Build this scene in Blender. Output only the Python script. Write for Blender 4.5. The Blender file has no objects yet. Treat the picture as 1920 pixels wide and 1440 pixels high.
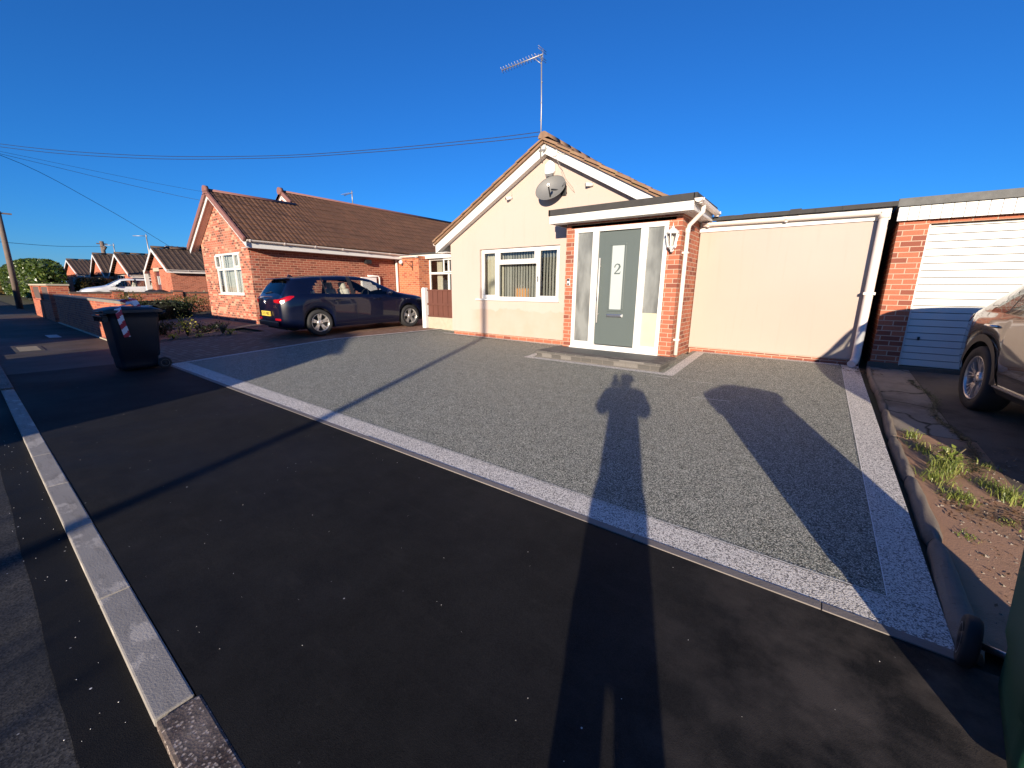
import bpy, bmesh, math, random
from mathutils import Vector, Matrix
from math import sin, cos, pi, radians, sqrt, atan2
S = bpy.context.scene
COL = S.collection
random.seed(7)

# ------------------------------------------------------------------ camera
cam = bpy.data.cameras.new('camera')
camo = bpy.data.objects.new('camera', cam)
COL.objects.link(camo)
cam.sensor_width = 36.0
cam.lens = 762.24 / 1920 * 36
cam.clip_start = 0.03
cam.clip_end = 2000
RR = ((0.8009701392175772, 0.5986337213832176, 0.009192589659895853),
      (-0.1426726574827201, 0.17593878510754032, 0.9740072159392356),
      (-0.5814562312750576, 0.7814622265457, -0.2263303770898719))
M = Matrix(((RR[0][0], RR[1][0], -RR[2][0]), (RR[0][1], RR[1][1], -RR[2][1]), (RR[0][2], RR[1][2], -RR[2][2])))
camo.matrix_world = Matrix.Translation((0, 0, 1.45)) @ M.to_4x4()
S.camera = camo

# ------------------------------------------------------------------ light
SUN_AZ = 157.7           # compass style, from +Y towards +X
SUN_EL = 11.5
w = bpy.data.worlds.new('World')
S.world = w
w.use_nodes = True
wn = w.node_tree
bg = wn.nodes['Background']
sky = wn.nodes.new('ShaderNodeTexSky')
sky.sky_type = 'NISHITA'
sky.sun_disc = False
sky.sun_elevation = radians(SUN_EL)
sky.sun_rotation = radians(SUN_AZ)
sky.air_density = 1.0
sky.dust_density = 0.0
sky.ozone_density = 10.0
wn.links.new(sky.outputs[0], bg.inputs[0])
bg.inputs[1].default_value = 0.104
sl = bpy.data.lights.new('sun', 'SUN')
sl.energy = 5.0
sl.angle = radians(0.55)
sl.color = (1.0, 0.86, 0.68)
so = bpy.data.objects.new('sun', sl)
COL.objects.link(so)
a_, e_ = radians(SUN_AZ), radians(SUN_EL)
tosun = Vector((sin(a_) * cos(e_), cos(a_) * cos(e_), sin(e_)))
so.rotation_euler = tosun.to_track_quat('Z', 'Y').to_euler()
so.location = (10, -20, 15)
S.view_settings.view_transform = 'Standard'
S.view_settings.look = 'None'
S.view_settings.exposure = 0.8
S.view_settings.gamma = 1.0
S.view_settings.use_curve_mapping = False
S.cycles.max_bounces = 8
S.cycles.transparent_max_bounces = 12

# ------------------------------------------------------------------ materials
class NT:
    def __init__(s, name):
        s.m = bpy.data.materials.new(name)
        s.m.use_nodes = True
        s.t = s.m.node_tree
        s.t.nodes.clear()
        s.out = s.t.nodes.new('ShaderNodeOutputMaterial')
    def n(s, typ, props=None, **inp):
        nd = s.t.nodes.new('ShaderNode' + typ)
        for k, v in (props or {}).items():
            setattr(nd, k, v)
        for k, v in inp.items():
            s.set(nd, k, v)
        return nd
    def set(s, nd, k, v):
        k2 = k.replace('_', ' ')
        if k2.isdigit() or (k2.startswith('i') and k2[1:].isdigit()):
            sock = nd.inputs[int(k2.strip('i'))]
        else:
            sock = nd.inputs[k2]
        if isinstance(v, bpy.types.NodeSocket):
            s.t.links.new(v, sock)
        elif hasattr(v, 'outputs'):
            s.t.links.new(v.outputs[0], sock)
        else:
            if isinstance(v, tuple) and len(v) == 3 and sock.type == 'RGBA':
                v = v + (1,)
            sock.default_value = v
    def uv(s, scale=None, rot=0):
        c = s.n('TexCoord').outputs['UV']
        if scale is None and rot == 0:
            return c
        mp = s.n('Mapping')
        s.t.links.new(c, mp.inputs[0])
        sc = scale if isinstance(scale, tuple) else ((scale or 1),) * 3
        mp.inputs['Scale'].default_value = sc
        mp.inputs['Rotation'].default_value = (0, 0, rot)
        return mp.outputs[0]
    def pos(s):
        return s.n('NewGeometry').outputs['Position']
    def noise(s, vec, scale, detail=4, rough=0.55):
        nd = s.n('TexNoise', Scale=float(scale), Detail=float(detail), Roughness=rough)
        s.t.links.new(vec, nd.inputs['Vector'])
        return nd.outputs['Fac']
    def ramp(s, fac, stops, interp='LINEAR'):
        nd = s.n('ValToRGB')
        s.t.links.new(fac, nd.inputs[0])
        cr = nd.color_ramp
        cr.interpolation = interp
        while len(cr.elements) < len(stops):
            cr.elements.new(0.5)
        for e, (p, c) in zip(cr.elements, stops):
            e.position = p
            e.color = (c if isinstance(c, tuple) else (c, c, c)) + (1,)
        return nd.outputs[0]
    def mix(s, fac, a, b, mode='MIX'):
        nd = s.n('MixRGB', {'blend_type': mode})
        for i, v in enumerate((fac, a, b)):
            if isinstance(v, bpy.types.NodeSocket):
                s.t.links.new(v, nd.inputs[i])
            else:
                if isinstance(v, tuple) and len(v) == 3:
                    v = v + (1,)
                nd.inputs[i].default_value = v
        return nd.outputs[0]
    def bump(s, h, strength=0.5, dist=0.01, normal=None):
        nd = s.n('Bump', Strength=strength, Distance=dist)
        s.t.links.new(h, nd.inputs['Height'])
        if normal is not None:
            s.t.links.new(normal, nd.inputs['Normal'])
        return nd.outputs[0]
    def bsdf(s, color, rough=0.6, spec=0.5, metal=0.0, normal=None, **kw):
        b = s.n('BsdfPrincipled')
        s.set(b, 'Base_Color', color)
        s.set(b, 'Roughness', rough)
        s.set(b, 'Metallic', metal)
        b.inputs['Specular IOR Level'].default_value = spec
        for k, v in kw.items():
            s.set(b, k, v)
        if normal is not None:
            s.t.links.new(normal, b.inputs['Normal'])
        s.t.links.new(b.outputs[0], s.out.inputs[0])
        return b
    def done(s):
        return s.m

def plain(name, col, rough=0.5, metal=0.0, spec=0.5, vary=0.08, scale=6.0, bumps=0.0, bscale=60.0, **kw):
    t = NT(name)
    p = t.pos()
    f = t.noise(p, scale, 5)
    lo = tuple(c * (1 - vary) for c in col)
    hi = tuple(min(1, c * (1 + vary)) for c in col)
    c = t.mix(f, lo, hi)
    nm = None
    if bumps:
        nm = t.bump(t.noise(p, bscale, 4), bumps, 0.004)
    t.bsdf(c, rough, spec, metal, nm, **kw)
    return t.done()

def brick(name, c1, c2, c3, mortar, bw=0.225, rh=0.075, ms=0.006, wear=0.35, bias=0.0, big=None, bumpd=0.006, flemish=None):
    t = NT(name)
    uv = t.uv()
    def bt(a, b, m_, bias_=0.0):
        nd = t.n('TexBrick', {'offset': 0.5}, Color1=a, Color2=b, Mortar=m_, Scale=1.0)
        nd.inputs['Mortar Size'].default_value = ms
        nd.inputs['Mortar Smooth'].default_value = 0.25
        nd.inputs['Bias'].default_value = bias_
        nd.inputs['Brick Width'].default_value = bw
        nd.inputs['Row Height'].default_value = rh
        t.t.links.new(uv, nd.inputs['Vector'])
        return nd
    b1 = bt(c1, c2, c1, bias)
    # per brick id for a third colour
    bid = bt((0, 0, 0), (1, 1, 1), (0.5, 0.5, 0.5))
    pick = t.ramp(bid.outputs[0], [(0.0, 0.0), (0.74, 0.0), (0.78, 1.0), (1.0, 1.0)])
    col = t.mix(pick, b1.outputs[0], c3)
    if flemish:
        pk = t.ramp(bid.outputs[0], [(0.0, 1.0), (0.16, 1.0), (0.2, 0.0), (1.0, 0.0)])
        col = t.mix(pk, col, flemish)
    n1 = t.noise(uv, 1.3, 5)
    if big:
        col = t.mix(t.ramp(n1, [(0.45, 0.0), (0.66, 0.5)]), col, big)
    n2 = t.noise(uv, 55, 5)
    col = t.mix(t.ramp(n2, [(0.35, 0.0), (0.7, wear)]), col, tuple(c * 0.55 for c in c2))
    col = t.mix(b1.outputs['Fac'], col, mortar)
    h = t.mix(0.25, t.ramp(b1.outputs['Fac'], [(0, 1.0), (1, 0.0)]), n2)
    t.bsdf(col, 0.85, 0.25, 0, t.bump(h, 0.9, bumpd))
    return t.done()

MAT = {}
MAT['brick_subject'] = brick('brick_subject', (0.46, 0.15, 0.085), (0.37, 0.12, 0.07), (0.24, 0.075, 0.05), (0.48, 0.34, 0.25), ms=0.007)
MAT['brick_gable'] = brick('brick_gable', (0.48, 0.14, 0.085), (0.38, 0.11, 0.07), (0.14, 0.06, 0.045), (0.50, 0.28, 0.20), big=(0.60, 0.30, 0.19), bw=0.19, flemish=(0.66, 0.34, 0.22), ms=0.009)
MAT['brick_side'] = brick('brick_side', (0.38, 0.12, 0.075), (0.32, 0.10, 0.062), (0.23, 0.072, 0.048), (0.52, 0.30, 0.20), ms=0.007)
MAT['brick_orange'] = brick('brick_orange', (0.55, 0.18, 0.09), (0.46, 0.14, 0.065), (0.33, 0.09, 0.05), (0.52, 0.34, 0.23))
MAT['brick_far'] = brick('brick_far', (0.52, 0.16, 0.09), (0.42, 0.12, 0.07), (0.33, 0.09, 0.05), (0.48, 0.28, 0.2))
MAT['brick_wall'] = brick('brick_wall', (0.50, 0.15, 0.08), (0.42, 0.12, 0.07), (0.30, 0.08, 0.06), (0.46, 0.27, 0.18))

def render_mat():
    t = NT('cream_render')
    p = t.pos()
    f = t.noise(p, 1.2, 6)
    col = t.mix(f, (0.51, 0.405, 0.35), (0.48, 0.38, 0.33))
    # damp-stained repair patch under the window
    sx = t.n('SeparateXYZ'); t.t.links.new(p, sx.inputs[0])
    wob = t.noise(p, 3.0, 5)
    z = t.n('Math', {'operation': 'MULTIPLY_ADD'}, i1=0.35, i2=-0.17)
    t.t.links.new(wob, z.inputs[0])
    za = t.n('Math', {'operation': 'ADD'}); t.t.links.new(sx.outputs[2], za.inputs[0]); t.t.links.new(z.outputs[0], za.inputs[1])
    up = t.ramp(za.outputs[0], [(0.0, 1.0), (0.98, 1.0), (1.0, 0.0)])
    xa = t.n('Math', {'operation': 'ADD'}); t.t.links.new(sx.outputs[0], xa.inputs[0]); t.t.links.new(z.outputs[0], xa.inputs[1])
    xm = t.n('MapRange', i1=-7.0, i2=-6.75); t.t.links.new(xa.outputs[0], xm.inputs[0])
    f2 = t.ramp(t.noise(p, 2.2, 6), [(0.3, 0.25), (0.65, 0.8)])
    m1 = t.n('Math', {'operation': 'MULTIPLY'}); t.t.links.new(up, m1.inputs[0]); t.t.links.new(xm.outputs[0], m1.inputs[1])
    m2 = t.n('Math', {'operation': 'MULTIPLY'}); t.t.links.new(m1.outputs[0], m2.inputs[0]); t.t.links.new(f2, m2.inputs[1])
    col = t.mix(t.ramp(t.noise(t.uv((5, 0.3, 1)), 2.0, 7, 0.65), [(0.55, 0.0), (0.8, 0.25)]), col, (0.36, 0.28, 0.21))
    col = t.mix(m2.outputs[0], col, (0.45, 0.335, 0.26))
    t.bsdf(col, 0.9, 0.2, 0, t.bump(t.noise(p, 160, 3), 0.25, 0.003))
    return t.done()
MAT['cream_render'] = render_mat()
MAT['cream_panel'] = plain('cream_panel', (0.45, 0.355, 0.28), 0.12, 0, 0.5, 0.02, 0.8)
def panelmat():
    t = NT('cream_panel2'); p = t.pos()
    c = t.mix(t.noise(p, 0.9, 5), (0.43, 0.35, 0.30), (0.475, 0.385, 0.325))
    c = t.mix(t.ramp(t.noise(t.uv((6, 0.35, 1)), 2.0, 6, 0.6), [(0.55, 0.0), (0.8, 0.22)]), c, (0.36, 0.28, 0.21))
    t.bsdf(c, 0.16, 0.5, 0, t.bump(t.noise(p, 3.0, 2), 0.05, 0.01))
    return t.done()
MAT['cream_panel'] = panelmat()
MAT['upvc'] = plain('upvc', (0.70, 0.685, 0.66), 0.3, 0, 0.4, 0.04, 2.0)
MAT['upvc_gutter'] = plain('upvc_gutter', (0.76, 0.68, 0.62), 0.35, 0, 0.4, 0.06, 3.0)
MAT['white_door'] = plain('white_door', (0.66, 0.645, 0.61), 0.4, 0, 0.4, 0.05, 2.0)
MAT['soffit'] = plain('soffit', (0.55, 0.36, 0.30), 0.6)
MAT['verge_cap'] = plain('verge_cap', (0.22, 0.10, 0.085), 0.7, vary=0.2)
MAT['felt'] = plain('felt', (0.045, 0.043, 0.042), 0.9, vary=0.3, scale=9, bumps=0.5, bscale=200)
MAT['grey_felt'] = plain('grey_felt', (0.13, 0.13, 0.125), 0.9, vary=0.35, scale=14, bumps=0.5, bscale=120)
MAT['door_grey'] = plain('door_grey', (0.095, 0.117, 0.113), 0.45, 0, 0.4, 0.04, 4)
MAT['chrome'] = plain('chrome', (0.75, 0.74, 0.72), 0.18, 1.0, vary=0.03)
MAT['steel'] = plain('steel', (0.5, 0.5, 0.5), 0.35, 1.0, vary=0.1)
MAT['satin'] = plain('satin', (0.75, 0.72, 0.68), 0.45, 0.35)
MAT['galv'] = plain('galv', (0.42, 0.40, 0.38), 0.5, 0.7, vary=0.2)
MAT['black_plastic'] = plain('black_plastic', (0.018, 0.018, 0.02), 0.5, vary=0.15)
MAT['dark'] = plain('dark', (0.012, 0.012, 0.013), 0.8)
MAT['rubber'] = plain('rubber', (0.022, 0.022, 0.023), 0.8, vary=0.2, scale=30)
MAT['dish'] = plain('dish', (0.15, 0.15, 0.148), 0.55, vary=0.06)
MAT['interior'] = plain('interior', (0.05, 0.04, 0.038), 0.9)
MAT['fabric'] = plain('fabric', (0.72, 0.63, 0.50), 0.9, vary=0.1, scale=20)
MAT['blind'] = plain('blind', (0.84, 0.78, 0.70), 0.8)
MAT['blind_grey'] = plain('blind_grey', (0.5, 0.48, 0.44), 0.8)
MAT['orange'] = plain('orange', (0.85, 0.33, 0.05), 0.5)
MAT['white_thing'] = plain('white_thing', (0.78, 0.76, 0.74), 0.45)
MAT['alloy'] = plain('alloy', (0.62, 0.60, 0.58), 0.28, 0.75, vary=0.05)
MAT['alloy_dark'] = plain('alloy_dark', (0.03, 0.03, 0.03), 0.5)
MAT['seat'] = plain('seat', (0.62, 0.56, 0.48), 0.8)
MAT['tape_white'] = plain('tape_white', (0.75, 0.75, 0.78), 0.4)
MAT['tape_red'] = plain('tape_red', (0.45, 0.03, 0.05), 0.4)
MAT['wood_pole'] = plain('wood_pole', (0.16, 0.12, 0.10), 0.85, vary=0.35, scale=7, bumps=0.6)
MAT['wood_brown'] = plain('wood_brown', (0.12, 0.042, 0.028), 0.75, vary=0.25, scale=5, bumps=0.4)
MAT['concrete_pale'] = plain('concrete_pale', (0.42, 0.37, 0.28), 0.85, vary=0.2, scale=9, bumps=0.5)
MAT['coping'] = plain('coping', (0.22, 0.20, 0.17), 0.85, vary=0.25, scale=8, bumps=0.4)
MAT['dark_coping'] = plain('dark_coping', (0.10, 0.07, 0.06), 0.85, vary=0.25, scale=8)
MAT['wire'] = plain('wire', (0.015, 0.015, 0.02), 0.6)
MAT['cable'] = plain('cable', (0.35, 0.32, 0.28), 0.6)
MAT['skin'] = plain('skin', (0.45, 0.27, 0.19), 0.55)
MAT['coat'] = plain('coat', (0.03, 0.035, 0.05), 0.8, vary=0.2, scale=20, bumps=0.4)
MAT['hair'] = plain('hair', (0.03, 0.02, 0.015), 0.7)
MAT['bin_dark'] = plain('bin_dark', (0.016, 0.017, 0.023), 0.4, vary=0.15, scale=8, bumps=0.12, bscale=300)
MAT['bin_green'] = plain('bin_green', (0.015, 0.085, 0.045), 0.5, vary=0.12, scale=8, bumps=0.25, bscale=350)
MAT['stem'] = plain('stem', (0.10, 0.08, 0.04), 0.8)
MAT['bark'] = plain('bark', (0.07, 0.055, 0.04), 0.9)

def glass(name, tint=(0.85, 0.88, 0.88), refl=0.12, rough=0.02):
    t = NT(name)
    tr = t.n('BsdfTransparent', Color=tint)
    gl = t.n('BsdfGlossy', Color=(1, 1, 1), Roughness=rough)
    fr = t.n('LayerWeight', Blend=0.5)
    pw = t.n('Math', {'operation': 'POWER'}, i1=5.0)
    t.t.links.new(fr.outputs['Facing'], pw.inputs[0])
    mul = t.n('Math', {'operation': 'MULTIPLY_ADD', 'use_clamp': True}, i1=0.8, i2=refl)
    t.t.links.new(pw.outputs[0], mul.inputs[0])
    mx = t.n('MixShader')
    t.t.links.new(mul.outputs[0], mx.inputs[0])
    t.t.links.new(tr.outputs[0], mx.inputs[1])
    t.t.links.new(gl.outputs[0], mx.inputs[2])
    t.t.links.new(mx.outputs[0], t.out.inputs[0])
    return t.done()
MAT['glass'] = glass('glass', (0.8, 0.83, 0.83), 0.05)
MAT['car_glass'] = glass('car_glass', (0.78, 0.82, 0.82), 0.05)
MAT['dark_glass'] = glass('dark_glass', (0.10, 0.12, 0.13), 0.08)
MAT['lantern_glass'] = glass('lantern_glass', (0.85, 0.85, 0.82), 0.1)

def frosted(name, base, spec=0.4):
    t = NT(name)
    uv = t.uv()
    sx = t.n('SeparateXYZ'); t.t.links.new(uv, sx.inputs[0])
    n = t.noise(t.uv((3, 0.9, 1)), 1.7, 3)
    c = t.ramp(n, [(0.35, tuple(x * 0.55 for x in base)), (0.62, base)])
    t.bsdf(c, 0.22, spec, 0, t.bump(t.noise(uv, 140, 2), 0.12, 0.002))
    return t.done()
MAT['frosted'] = frosted('frosted', (0.24, 0.25, 0.24))
MAT['frosted_light'] = plain('frosted_light', (0.42, 0.46, 0.45), 0.3, vary=0.03)
MAT['curtain_pane'] = plain('curtain_pane', (0.55, 0.52, 0.36), 0.3, vary=0.1, scale=6)

def paint(name, col, metal=0.3, rough=0.28, coat=1.5, spec=0.5):
    t = NT(name)
    n = t.noise(t.pos(), 900, 2)
    c = t.mix(n, tuple(x * 0.85 for x in col), tuple(x * 1.15 for x in col))
    b = t.bsdf(c, rough, spec, metal, None)
    b.inputs['Coat Weight'].default_value = 1.0
    b.inputs['Coat Roughness'].default_value = 0.03
    b.inputs['Coat IOR'].default_value = coat
    return t.done()
MAT['paint_blue'] = paint('paint_blue', (0.002, 0.004, 0.018), 0.0, 0.35, 1.42, 0.2)
MAT['paint_black'] = paint('paint_black', (0.010, 0.009, 0.010), 0.2, 0.25, 1.75)
MAT['paint_white'] = paint('paint_white', (0.62, 0.64, 0.66), 0.0, 0.4)
MAT['lamp_red'] = plain('lamp_red', (0.35, 0.004, 0.012), 0.15)
MAT['lamp_clear'] = plain('lamp_clear', (0.6, 0.6, 0.62), 0.1, 0.3)
MAT['plate_yellow'] = plain('plate_yellow', (0.75, 0.55, 0.08), 0.4)

# aggregates ---------------------------------------------------------------
def aggregate(name, cols, cell=170.0, rough=0.7, spec=0.3, bstr=0.8, bdist=0.004, blotch=0.12, stains=None, pore=0.75):
    t = NT(name)
    p = t.uv()
    v = t.n('TexVoronoi', {'feature': 'F1'}, Scale=cell)
    t.t.links.new(p, v.inputs['Vector'])
    sep = t.n('SeparateColor'); t.t.links.new(v.outputs['Color'], sep.inputs[0])
    n = len(cols)
    st = [((i + 0.5) / n if i else 0.0, c) for i, c in enumerate(cols)]
    c = t.ramp(sep.outputs[0], [(i / n, c) for i, c in enumerate(cols)], 'CONSTANT')
    c = t.mix(t.ramp(v.outputs['Distance'], [(0.35, 0.0), (0.75, pore)]), c, tuple(x * 0.25 for x in cols[0]))
    f = t.noise(p, 0.9, 6)
    c = t.mix(t.ramp(f, [(0.3, 0.0), (0.75, blotch)]), c, (0.01, 0.01, 0.01))
    f2 = t.noise(p, 7, 5)
    c = t.mix(t.ramp(f2, [(0.3, 0.0), (0.8, blotch)]), c, tuple(min(1, x * 1.5) for x in cols[-1]))
    if stains:
        sc, lo, hi, colr, amt = stains
        c = t.mix(t.ramp(t.noise(p, sc, 7, 0.62), [(lo, 0.0), (hi, amt)]), c, colr)
    h = t.mix(0.5, v.outputs['Distance'], sep.outputs[1])
    t.bsdf(c, rough, spec, 0, t.bump(h, bstr, bdist))
    return t.done()
MAT['resin_green'] = aggregate('resin_green', [(0.07, 0.074, 0.062), (0.35, 0.365, 0.31), (0.52, 0.52, 0.435), (0.17, 0.185, 0.16), (0.76, 0.73, 0.62)], 165, 0.65, 0.15, 0.9, 0.005, 0.07)
MAT['resin_light'] = aggregate('resin_light', [(0.20, 0.19, 0.18), (0.70, 0.655, 0.60), (0.84, 0.79, 0.73), (0.28, 0.265, 0.25), (0.90, 0.86, 0.80), (0.82, 0.77, 0.71), (0.80, 0.76, 0.70)], 165, 0.65, 0.2, 0.8, 0.004, 0.04, None, 0.35)

def asphalt(name, base, hi, specks=0.012, stain=None, rough=0.8, cell=330, spec=0.18):
    t = NT(name)
    p = t.uv()
    v = t.n('TexVoronoi', {'feature': 'F1'}, Scale=float(cell)); t.t.links.new(p, v.inputs['Vector'])
    sep = t.n('SeparateColor'); t.t.links.new(v.outputs['Color'], sep.inputs[0])
    c = t.mix(sep.outputs[0], base, hi)
    f = t.noise(p, 1.1, 7)
    c = t.mix(t.ramp(f, [(0.35, 0.0), (0.7, 0.6)]), c, tuple(x * 0.45 for x in base))
    if stain:
        for sc, lo, hi_, colr, amt in stain:
            c = t.mix(t.ramp(t.noise(p, sc, 8, 0.6), [(lo, 0.0), (hi_, amt)]), c, colr)
    v2 = t.n('TexVoronoi', {'feature': 'F1'}, Scale=38.0); t.t.links.new(p, v2.inputs['Vector'])
    s2 = t.n('SeparateColor'); t.t.links.new(v2.outputs['Color'], s2.inputs[0])
    rare = t.ramp(s2.outputs[0], [(0.0, 0.0), (1 - specks * 2, 0.0), (1 - specks, 1.0)])
    near = t.ramp(v2.outputs['Distance'], [(0.12, 1.0), (0.2, 0.0)])
    m = t.n('Math', {'operation': 'MULTIPLY'}); t.t.links.new(rare, m.inputs[0]); t.t.links.new(near, m.inputs[1])
    c = t.mix(m.outputs[0], c, (0.75, 0.73, 0.7))
    h = t.mix(0.35, v.outputs['Distance'], t.noise(p, 240, 4))
    if name == 'asphalt_new':
        sp = t.n('SeparateXYZ'); t.t.links.new(p, sp.inputs[0])
        mx_ = t.n('MapRange', i1=-0.6, i2=0.7); t.t.links.new(sp.outputs[0], mx_.inputs[0])
        c = t.mix(t.ramp(t.noise(p, 5.0, 8, 0.7), [(0.35, 0.0), (0.70, 0.35)]), c, (0.030, 0.0285, 0.027))
        c = t.mix(t.ramp(t.noise(t.uv((1.0, 5.0, 1)), 2.2, 7, 0.7), [(0.55, 0.0), (0.75, 0.25)]), c, (0.040, 0.037, 0.034))
        nn = t.ramp(t.noise(p, 1.7, 8, 0.65), [(0.42, 0.0), (0.58, 0.75)])
        mm = t.n('Math', {'operation': 'MULTIPLY'}); t.t.links.new(mx_.outputs[0], mm.inputs[0]); t.t.links.new(nn, mm.inputs[1])
        c = t.mix(mm.outputs[0], c, (0.12, 0.10, 0.085))
    r = t.ramp(t.noise(p, 0.7, 5), [(0.3, rough - 0.15), (0.7, rough + 0.1)])
    t.bsdf(c, r, spec, 0, t.bump(h, 0.3, 0.0025))
    return t.done()
MAT['asphalt_new'] = asphalt('asphalt_new', (0.006, 0.0058, 0.0056), (0.021, 0.020, 0.019), 0.0008,
                             [(0.55, 0.62, 0.78, (0.06, 0.055, 0.05), 0.25), (14, 0.66, 0.74, (0.10, 0.095, 0.09), 0.10)])
MAT['asphalt_old'] = asphalt('asphalt_old', (0.06, 0.052, 0.046), (0.13, 0.115, 0.10), 0.006, [(1.2, 0.5, 0.75, (0.03, 0.028, 0.027), 0.6)])
MAT['road_old'] = asphalt('road_old', (0.03, 0.029, 0.027), (0.115, 0.108, 0.10), 0.01, [(1.0, 0.4, 0.7, (0.02, 0.02, 0.02), 0.7)], cell=150)
MAT['road_new'] = asphalt('road_new', (0.009, 0.009, 0.009), (0.02, 0.019, 0.018), 0.006)

def kerbmat():
    t = NT('kerb_concrete')
    p = t.uv()
    f = t.noise(p, 3.0, 8, 0.65)
    c = t.mix(f, (0.22, 0.205, 0.185), (0.38, 0.355, 0.32))
    pale = t.ramp(t.noise(t.uv((0.9, 1.6, 1)), 3.6, 8, 0.6), [(0.54, 0.0), (0.585, 0.8)])
    c = t.mix(pale, c, (0.50, 0.46, 0.40))
    c = t.mix(t.ramp(t.noise(p, 6, 5), [(0.70, 0.0), (0.76, 0.6)]), c, (0.06, 0.05, 0.045))
    c = t.mix(t.ramp(t.noise(t.uv((1.4, 8, 1)), 2.0, 8, 0.7), [(0.5, 0.0), (0.72, 0.55)]), c, (0.10, 0.085, 0.07))
    t.bsdf(c, 0.85, 0.3, 0, t.bump(t.noise(p, 120, 5), 0.5, 0.003))
    return t.done()
MAT['kerb'] = kerbmat()
MAT['kerb_aggregate'] = aggregate('kerb_aggregate', [(0.035, 0.022, 0.018), (0.08, 0.05, 0.04), (0.12, 0.08, 0.065), (0.05, 0.032, 0.026), (0.07, 0.045, 0.04), (0.45, 0.38, 0.33)], 120, 0.7, 0.25, 0.5, 0.003, 0.3)
MAT['edging'] = plain('edging', (0.20, 0.175, 0.16), 0.8, vary=0.3, scale=9, bumps=0.5, bscale=90)
MAT['block_paving'] = brick('block_paving', (0.30, 0.17, 0.12), (0.24, 0.14, 0.10), (0.34, 0.22, 0.16), (0.07, 0.055, 0.045), bw=0.2, rh=0.1, ms=0.005, bumpd=0.004)
MAT['step_block'] = brick('step_block', (0.13, 0.12, 0.11), (0.09, 0.085, 0.08), (0.20, 0.185, 0.17), (0.17, 0.155, 0.14), bw=0.2, rh=0.08, ms=0.006)
MAT['step_top'] = plain('step_top', (0.10, 0.105, 0.098), 0.75, vary=0.2, scale=14, bumps=0.4, bscale=120)

def slabmat(name, a, b, c3, cr=True):
    t = NT(name)
    p = t.uv()
    c = t.mix(t.noise(p, 2.2, 8, 0.65), a, b)
    c = t.mix(t.ramp(t.noise(p, 0.9, 7, 0.7), [(0.48, 0.0), (0.62, 0.85)]), c, c3)
    c = t.mix(t.ramp(t.noise(p, 40, 5), [(0.6, 0.0), (0.8, 0.6)]), c, tuple(x * 0.3 for x in a))
    h = t.noise(p, 60, 6)
    nm = t.bump(t.mix(0.5, h, t.noise(p, 190, 4)), 0.8, 0.006)
    if cr:
        v = t.n('TexVoronoi', {'feature': 'DISTANCE_TO_EDGE'}, Scale=0.75)
        wv = t.n('VectorMath', {'operation': 'ADD'})
        ns = t.n('TexNoise', Scale=3.0, Detail=5.0); t.t.links.new(p, ns.inputs['Vector'])
        sc = t.n('VectorMath', {'operation': 'SCALE'}); t.t.links.new(ns.outputs['Color'], sc.inputs[0]); sc.inputs['Scale'].default_value = 0.35
        t.t.links.new(p, wv.inputs[0]); t.t.links.new(sc.outputs[0], wv.inputs[1])
        t.t.links.new(wv.outputs[0], v.inputs['Vector'])
        crk = t.ramp(v.outputs['Distance'], [(0.0, 1.0), (0.018, 0.0)])
        c = t.mix(crk, c, (0.02, 0.022, 0.012))
    t.bsdf(c, 0.85, 0.25, 0, nm)
    return t.done()
MAT['slab'] = slabmat('slab', (0.24, 0.20, 0.16), (0.34, 0.29, 0.24), (0.15, 0.12, 0.09))
MAT['slab_dark'] = slabmat('slab_dark', (0.10, 0.082, 0.066), (0.17, 0.14, 0.115), (0.06, 0.05, 0.042), False)
MAT['soil'] = slabmat('soil', (0.34, 0.19, 0.12), (0.42, 0.26, 0.17), (0.13, 0.10, 0.06), False)
MAT['haunch'] = slabmat('haunch', (0.15, 0.12, 0.10), (0.30, 0.25, 0.20), (0.09, 0.075, 0.06), False)
MAT['ground'] = slabmat('ground', (0.06, 0.055, 0.04), (0.10, 0.09, 0.06), (0.045, 0.06, 0.025), False)
MAT['patio'] = slabmat('patio', (0.13, 0.11, 0.10), (0.17, 0.15, 0.13), (0.09, 0.08, 0.075), False)

def leafmat(name, a, b, c3, gloss=0.45):
    t = NT(name)
    g = t.n('ObjectInfo')
    geo = t.n('NewGeometry')
    r = geo.outputs['Random Per Island']
    c = t.ramp(r, [(0.0, a), (0.5, b), (1.0, c3)])
    d = t.n('BsdfPrincipled'); t.t.links.new(c, d.inputs['Base Color'])
    d.inputs['Roughness'].default_value = gloss
    tl = t.n('BsdfTranslucent'); t.t.links.new(t.mix(1.0, c, (1.4, 1.5, 0.6), 'MULTIPLY'), tl.inputs[0])
    mx = t.n('MixShader'); mx.inputs[0].default_value = 0.28
    t.t.links.new(d.outputs[0], mx.inputs[1]); t.t.links.new(tl.outputs[0], mx.inputs[2])
    t.t.links.new(mx.outputs[0], t.out.inputs[0])
    return t.done()
MAT['leaf_laurel'] = leafmat('leaf_laurel', (0.02, 0.035, 0.01), (0.06, 0.10, 0.02), (0.16, 0.20, 0.05), 0.3)
MAT['leaf_dark'] = leafmat('leaf_dark', (0.012, 0.02, 0.008), (0.03, 0.045, 0.015), (0.05, 0.06, 0.02))
MAT['leaf_autumn'] = leafmat('leaf_autumn', (0.07, 0.06, 0.02), (0.14, 0.12, 0.03), (0.16, 0.09, 0.03))
MAT['leaf_yellow'] = leafmat('leaf_yellow', (0.25, 0.26, 0.03), (0.45, 0.42, 0.06), (0.55, 0.5, 0.10))
MAT['grass'] = leafmat('grass', (0.10, 0.14, 0.03), (0.22, 0.27, 0.06), (0.33, 0.33, 0.11))
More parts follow.
